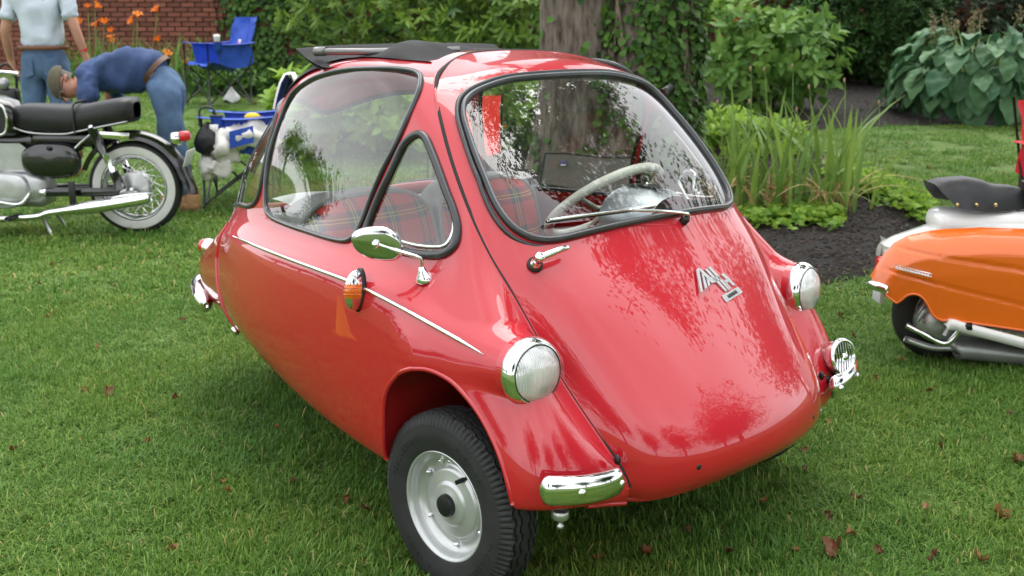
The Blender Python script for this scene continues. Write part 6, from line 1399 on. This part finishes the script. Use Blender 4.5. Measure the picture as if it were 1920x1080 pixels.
# saddles
def saddle(px, w):
    out = [(1713, 334), (1722, 350), (1745, 374), (1790, 381), (1850, 383), (1884, 381), (1890, 362), (1882, 346), (1850, 341), (1815, 338), (1790, 329), (1760, 327), (1735, 329)]
    s = empty('saddle', scx(px+95, 365, 0)); s.parent = SCO; rows = []; o_ = A(s.location)
    x0, x1 = 1713, 1890
    for x in np.linspace(x0, x1, 30):
        t = (x-x0)/(x1-x0); tp = np.interp(x, [1713, 1725, 1745, 1775, 1800, 1825, 1860, 1882, 1890], [336, 330, 327, 325, 329, 338, 341, 346, 362]); bt = np.interp(x, [1713, 1722, 1745, 1790, 1850, 1884, 1890], [337, 350, 374, 381, 383, 381, 372]); hw = w*np.interp(t, [0, .08, .3, .6, .95, 1], [.55, .85, 1., .8, .42, .25])
        q0, q1 = scx(x-1713+px, bt, 0)-o_, scx(x-1713+px, tp, 0)-o_; row = []
        for u in np.linspace(-1, 1, 15): k = abs(u)**3.0; row.append((q1[0], u*hw, q1[2]*(1-k)+q0[2]*k-.01*(1-u*u)*0))
        rows.append(row)
    MB().grid(rows).build('cover', VINYL, s)
    for x in (1765, 1800, 1835):
        q = scx(x-1713+px, 377, -w*.9)-o_; MB().ball(q, .008, 8, 6).build('rivet', mat('brass', (.6, .45, .2), .3, .9), s)
    MB().tube([(-.10, 0, -.06), (.10, 0, -.05)], .012, 8).tube([(.0, -.05, -.02), (.02, -.05, -.06)], .012, 8).build('spring_frame', BLACKPL, s)
saddle(1713, .135); saddle(1888, .13)
# engine, kick-start, silencer
MB().lathe([(.0, .12), (.045, .12), (.075, .105), (.085, .07), (.085, -.02)], scx(1738, 592, -.02), (0, -1, 0), 30).build('engine_casing', MALU, SCO); MB().box(scx(1790, 608, -.06), (.26, .12, .12), rotm('Y', 8), .04).build('transmission_case', MALU, SCO)
for i in range(5): MB().box(scx(1716+i*9, 575+i*4, -.125), (.006, .01, .10), rotm('Y', 30)).build('casing_rib', MALU, SCO)
MB().tube(catmull(A([scx(1690, 605, -.16), scx(1720, 620, -.19), (scx(1765, 640, -.21)), scx(1790, 615, -.22), scx(1803, 607, -.25)]), 6), .012, 10).build('kick_lever', CHROME, SCO); MB().tube([scx(1783, 608, -.235), scx(1812, 606, -.26)], .016, 10).build('kick_pedal', BLACKPL, SCO)
MB().tube(catmull(A([scx(1690, 632, -.12), scx(1740, 648, -.14), scx(1785, 650, -.14)]), 5), .014, 8).build('frame_tube', MALU, SCO)
P = A([scx(1782, 654, -.12), scx(1800, 650, -.12), scx(1920, 662, -.12), scx(2040, 668, -.12), scx(2060, 668, -.12)]); MB().tube(catmull(P, 5), np.interp(np.linspace(0, 1, 21), [0, .12, .9, 1], [.02, .062, .062, .02]), 18, flat=.75).build('silencer', mat('silencer_grey', (.33, .34, .33), .4, .6, var=.15), SCO)
MB().tube([(.30, -.03, .14), (.24, -.10, .0)], .011, 8).tube([(.30, .03, .14), (.24, .10, 0)], .011, 8).build('centre_stand', MALU, SCO)
# chrome script on the panel
yb = -.262
for d0, d1 in ((0, 0), (6, 5)): MB().tube([scx(1657-d0*.4, 488+d0*.8, yb), scx(1727, 506+d1, yb-.006)], .0022, 6).build('emblem_bar', CHROME, SCO)
t = np.linspace(0, 1, 120); sq_ = A([scx(1658+64*x+3.0*math.sin(x*75), 493+16*x+2.2*math.cos(x*75+.6), yb-.003) for x in t]); MB().tube(sq_, .0014, 5).build('script_emblem', CHROME, SCO)
# ------------------------------------------------------------------ folding camp chairs (local x = the way the sitter faces)
BLUE = mat('blue_nylon', (.014, .070, .44), .6, var=.15, scale=6, bump=.2, bscale=18); FRAME = mat('black_tube', (.012, .012, .013), .35); WHITEF = mat('white_fleece', (.72, .70, .66), .95, var=.05, bump=.5, bscale=25); ORC = leaf_mat('orange_nylon', (.85, .10, .03), (.9, .14, .04), .5, .5); GREYM = mat('grey_mesh', (.16, .155, .14), .8, var=.15, scale=300)
def camp_chair(loc, rz, fabric, label, k=1., cup=True, group='folding camp chairs'):
    ch = empty('camp_chair', loc, rz, label, 'chair', group); W_ = .27
    def cl(u, v, sag): return -sag*(1-u*u)*(1-(2*v-1)**4)
    g_ = [[(-.22+.46*v, u*W_, .43+.03*v+cl(u, v, .07)+(-.03 if v > .97 else 0)) for u in np.linspace(-1, 1, 25)] for v in np.linspace(0, 1, 24)]; obj('seat', wrinkle(MB().grid(g_).me('seat'), .03, 9, 1), fabric, ch)
    g_ = [[(-.20-.16*v-.05*(1-u*u)*math.sin(v*2.6), u*W_*(1-.08*v), .43+.50*v-.02*(1-abs(u))*0) for u in np.linspace(-1, 1, 25)] for v in np.linspace(0, 1, 28)]; obj('backrest', wrinkle(MB().grid(g_).me('backrest'), .035, 8, 2), fabric, ch)
    for s_ in (-1, 1):
        MB().grid([[(-.28+.56*v, s_*(W_+.02)+u*.045, .67-.018*math.sin(v*3.14)-.006*abs(u)) for u in np.linspace(-1, 1, 5)] for v in np.linspace(0, 1, 10)]).grid([[(-.28+.56*v, s_*(W_+.02)+u*.045, .662-.018*math.sin(v*3.14)) for u in np.linspace(-1, 1, 5)] for v in np.linspace(0, 1, 10)]).build('armrest', fabric, ch)
        obj('side_sling', wrinkle(MB().grid([[(-.25+.42*u-.04*v, s_*(W_+.012-.01*v), .655-.20*v-.06*math.sin(u*3.14)*v) for u in np.linspace(0, 1, 14)] for v in np.linspace(0, 1, 10)]).me('side_sling'), .02, 10, 3), fabric, ch)
        MB().tube([(.26, s_*(W_+.02), .01), (.25, s_*(W_+.02), .66)], .0095, 8).build('front_post', FRAME, ch); MB().tube([(-.23, s_*W_, .02), (-.24, s_*W_, .46), (-.38, s_*W_*.93, .95)], .0095, 8).build('rear_post', FRAME, ch)
        MB().tube([(.26, s_*(W_+.02), .03), (-.24, s_*W_, .40)], .008, 8).build('side_brace', FRAME, ch); MB().tube([(-.23, s_*W_, .03), (.24, s_*(W_+.01), .42)], .008, 8).build('side_brace', FRAME, ch)
        MB().tube([(.25, s_*(W_+.01), .03), (.24, -s_*(W_+.01), .44)], .008, 8).build('front_brace', FRAME, ch); MB().tube([(-.23, s_*W_, .03), (-.23, -s_*W_, .43)], .008, 8).build('rear_brace', FRAME, ch)
        for x in (.26, -.23): MB().lathe([(.022, 0), (.022, .012), (.012, .03), (.012, .04)], (x, s_*(W_+.01), -.005), (0, 0, 1), 12).build('foot', BLACKPL, ch)
        MB().ball((.01, s_*(W_+.006), .225), .016, 8, 6).build('joint', BLACKPL, ch)
    if cup:
        MB().tube([(.14+math.cos(a)*.042, (W_+.02)+math.sin(a)*.042, .672) for a in np.linspace(0, 6.283, 20, endpoint=False)], .007, 6, closed=True).build('cup_ring', BLACKPL, ch); MB().lathe([(.042, 0), (.040, -.10), (.0, -.105)], (.14, W_+.02, .668), (0, 0, 1), 18).build('cup_holder', fabric, ch)
    ch.scale = (k, k, k); return ch
def face_left(d=0): return math.atan2(-WR[1], -WR[0])+math.radians(d)
q = gp(462, 378); cA = camp_chair(q, face_left(6), BLUE, 'blue camp chair with white towel on its back, half hidden by the red car', 1.0)
q = gp(414, 196); cB = camp_chair(q, face_left(40), BLUE, 'empty blue camp chair standing by the flower border', 1.16)
q = gp(872, 372); camp_chair(q, YAW+math.radians(14), ORC, 'bright orange camp chair seen through the windows of the red car', .86, False)
# logo patch and cup on the far chair
Mb = cB.matrix_basis; 
lg = MB().box((0, 0, 0), (.006, .05, .11)).build('logo_patch', mat('logo_white', (.75, .7, .7), .6), cB, loc=(-.255, .0, .64)); lg.rotation_euler = (0, -.3, 0)
MB().box((.001, 0, .0), (.006, .03, .07)).build('logo_mark', mat('logo_red', (.6, .03, .04), .6), lg)
def top_obj(name, chair, loc, label, cat):
    M_ = Matrix.Translation(chair.location)@Matrix.Rotation(chair.rotation_euler[2], 4, 'Z'); p = M_@Vector(loc); return empty(name, p, chair.rotation_euler[2], label, cat)
cp = top_obj('travel_cup', cB, (.162, .336, .70), 'pale travel cup in the holder of the far blue chair', 'cup'); MB().lathe([(0, 0), (.03, 0), (.038, .14), (.036, .145)], (0, 0, 0), (0, 0, 1), 20).build('cup_body', mat('cup_grey', (.5, .52, .55), .4), cp); MB().lathe([(.041, .14), (.041, .165), (.03, .172), (0, .174)], (0, 0, 0), (0, 0, 1), 20).build('lid', mat('cup_lid', (.75, .74, .70), .4), cp)
tw = top_obj('white_towel', cA, (-.36, 0, .93), 'white towel draped over the back of the near blue chair', 'towel')
MB().grid([[(x-.012*math.sin(u*7), u*.19+.05, z) for u in np.linspace(-1, 1, 14)] for x, z in ((.10, -.22), (.075, -.12), (.045, -.03), (.01, .03), (-.03, .03), (-.06, -.05), (-.075, -.16))]).build('cloth', WHITEF, tw)
fl_ = top_obj('white_fleece', cA, (-.10, .18, .50), 'crumpled white fleece with blue lining on the seat of the near blue chair', 'jacket')
mb = MB().ball((.02, .02, .02), (.22, .21, .10), 30, 20).ball((.20, .10, -.06), (.10, .14, .13), 26, 16).ball((.27, .12, -.20), (.09, .10, .08), 24, 16); wrinkle(mb.me('x'), 0, 1); me = mb.me('fleece_cloth'); wrinkle(me, .085, 13, 2); obj('fleece_cloth', me, WHITEF, fl_)
MB().grid([[(.10+.13*v, .235+.015*math.sin(v*3), .02+.10*u-.03*v) for u in np.linspace(-.6, .6, 6)] for v in np.linspace(-1, .3, 8)]).build('lining', BLUE, fl_)
bg_ = top_obj('black_bag', cA, (.20, .31, .50), 'black bag hanging below the arm of the near blue chair', 'bag')
r_ = [[(.085*k*math.cos(a)*(1+.12*math.sin(3*a)), .05*k*math.sin(a), z*.8+.012*math.sin(a*4)) for a in np.linspace(0, 2*np.pi, 24, endpoint=False)] for z, k in ((-.13, .02), (-.125, .6), (-.10, 1.1), (-.03, 1.2), (.04, .95), (.10, .6), (.14, .25), (.15, .02))]; MB().grid(r_, wrap=True).build('bag_body', mat('bag_nylon', (.010, .010, .012), .35, var=.3, bump=.5, bscale=22), bg_); MB().tube(catmull(A([(-.06, 0, .10), (-.04, -.02, .22), (.05, -.02, .22), (.06, 0, .10)]), 5), .008, 6).build('strap', FRAME, bg_)
yl = top_obj('yellow_gloves', cA, (-.10, .18, .62), 'yellow and black gloves on the near blue chair', 'gloves'); MB().ball((0, 0, .03), (.06, .05, .035), 14, 8).build('glove', mat('yellow', (.7, .5, .02), .6), yl); MB().ball((-.05, .01, .01), (.06, .05, .03), 14, 8).build('cuff', BLACKPL, yl)
nt_ = top_obj('paper_note', cA, (.155, .338, .58), 'white note on the cup holder of the near blue chair', 'note'); MB().box((0, 0, 0), (.06, .004, .07)).build('note_sheet', mat('note_white', (.78, .78, .76), .7), nt_)
wp_ = gp(435, 192); wt = empty('white_bag', (wp_[0], wp_[1], wp_[2]+.02), 0, 'small white plastic bag lying under the far blue chair', 'bag'); r_ = [[(.13*k*math.cos(a), .09*k*math.sin(a), z+.02*math.sin(a*3)) for a in np.linspace(0, 2*np.pi, 18, endpoint=False)] for z, k in ((0, 1), (.04, 1.05), (.08, .7), (.13, .3), (.17, .05))]; MB().grid(r_, wrap=True).build('bag_body', mat('plastic_white', (.75, .75, .75), .4), wt)
# grey mesh shade panel behind the car, with a sewn label
gq = gp(1100, 470); mc = empty('mesh_panel', gq, RZW+math.radians(-6), 'grey mesh panel with blue label seen through the windscreen', 'panel')
sg_ = float(np.dot(gq[:2]-CAM[:2], WF)); 
def gl(px, py): d = px_ray((px, py)); t = sg_/(d[:2]@WF); p = CAM+d*t; return A([(p[0]-gq[0])*WR[0]+(p[1]-gq[1])*WR[1], 0, p[2]-gq[2]])
c4 = [gl(1022, 288), gl(1203, 296), gl(1183, 374), gl(1012, 348)]
g_ = [[(c4[0]*(1-u)+c4[1]*u)*(1-v)+(c4[3]*(1-u)+c4[2]*u)*v+A([0, .02*math.sin(u*3.1), .006*math.sin(u*8)]) for u in np.linspace(0, 1, 16)] for v in np.linspace(0, 1, 8)]
MB().grid(g_).build('mesh_cloth', GREYM, mc); G4 = A(g_); e_ = np.concatenate([G4[0], G4[1:, -1], G4[-1, ::-1][1:], G4[::-1, 0][1:-1]]); MB().tube(e_, .007, 6, closed=True).build('binding', BLACKPL, mc)
l0 = gl(1049, 303)+A([0, -.02, 0]); MB().box(l0+A([.025, 0, -.012]), (.048, .004, .032)).build('sewn_label', mat('label_blue', (.05, .06, .16), .6), mc); MB().box(l0+A([.025, -.003, -.02]), (.034, .004, .008)).build('label_mark', mat('label_white', (.7, .7, .75), .6), mc)
for x in (0, 1): p = c4[3+x*-1]; MB().tube([p, A([p[0]*.9, .10, 0])], .008, 6).build('leg', FRAME, mc); MB().tube([p, A([p[0]*.9, -.15, 0])], .008, 6).build('leg', FRAME, mc)
# traffic cone off to the side, mirrored in the car's flank
co = empty('traffic_cone', (-2.55, -1.90, 0), .4, 'orange yellow traffic cone on the lawn, mirrored in the flank of the red car', 'cone'); CY = mat('cone_orange', (.95, .58, .02), .5)
MB().lathe([(.14, .02), (.12, .06), (.028, .68), (.022, .70), (0, .70)], (0, 0, 0), (0, 0, 1), 28).build('cone_body', CY, co); MB().box((0, 0, .012), (.36, .36, .024), bevel=.006).build('base', CY, co); co.scale = (.68,)*3
q = gp(2008, 452); camp_chair(q, YAW+math.radians(205), mat('red_nylon', (.62, .012, .025), .6, var=.12, bump=.2, bscale=14), 'red camp chair at the right edge behind the scooter', .95, False)
# ------------------------------------------------------------------ fallen leaves
LB = [leaf_mat('fallen_leaf_%d' % i, a, b, .35, .1, .6, tint_attr=False) for i, (a, b) in enumerate((((.15, .058, .026), (.24, .09, .035)), ((.10, .040, .022), (.17, .06, .03)), ((.26, .13, .05), (.34, .18, .06))))]
def dead_leaf(sv):
    g = np.random.default_rng(sv); n, k = 15, 7; V = []
    for i in range(n):
        t = i/(n-1); w = .019*math.sin(math.pi*min(1, t*.97+.02))**.7*(1+.25*math.sin(t*16+sv))
        for j in range(k): s_ = -1+2*j/(k-1); V.append((.042*(t-.5), s_*w*.75, .010*s_*s_*(1+.6*math.sin(t*5+sv))+.008*math.sin(t*4+sv)+.003*g.normal()))
    return mesh('fallen_leaf', V, [(i*k+j, (i+1)*k+j, (i+1)*k+j+1, i*k+j+1) for i in range(n-1) for j in range(k-1)])
DL = [dead_leaf(i) for i in range(6)]
for i, me in enumerate(DL): me.materials.append(LB[i % 3])
spots = [(100, 505, 1), (75, 540, .8), (92, 600, 1), (345, 607, 1), (205, 748, 1.5), (160, 742, 1), (331, 758, 1.1), (547, 915, 1), (427, 932, 1.2), (278, 838, 1), (688, 968, 1), (325, 1046, 1.2), (650, 950, .8), (25, 855, 1), (420, 915, .8), (215, 545, .7), (310, 552, .8), (185, 660, .8), (520, 812, .7),
 (1399, 892, 1.0), (1431, 952, .9), (1605, 945, 1.1), (1552, 984, 1), (1594, 1016, 1.2), (1562, 1048, 2.0), (1748, 1059, 1), (1877, 977, 2.0), (1906, 871, 1.5), (1892, 790, 1), (1734, 965, .9), (1509, 892, .8), (1369, 1048, 1), (1491, 1045, .9), (1647, 1048, 1), (1741, 743, .9), (1555, 804, .8), (1506, 857, .8), (1761, 848, .9), (1838, 1059, 1.2), (1213, 1048, 1.4), (1640, 720, .8), (1690, 685, .8), (1575, 600, 1.1), (1600, 640, .8), (1870, 690, 1), (1120, 1060, .9), (1290, 1010, .8),
 (1700, 275, 1.6), (1640, 290, 1.4), (1820, 290, 1.3), (1880, 330, 1.3), (1740, 320, 1.2), (500, 205, 1.6), (520, 200, 1.6), (480, 198, 1.5), (380, 330, 1), (280, 480, 1)]
for i, (px, py, k) in enumerate(spots):
    q = gp(px, py); o = obj('fallen_leaf', DL[i % 6], None, None, q+A([0, 0, .024]), (NR.normal(0, .3), NR.normal(0, .3), NR.uniform(0, 6.28))); k *= .72; o.scale = (k, k, k); tag(o, 'small curled brown leaf fallen on the green lawn', 'leaf', 'fallen leaves on the lawn')
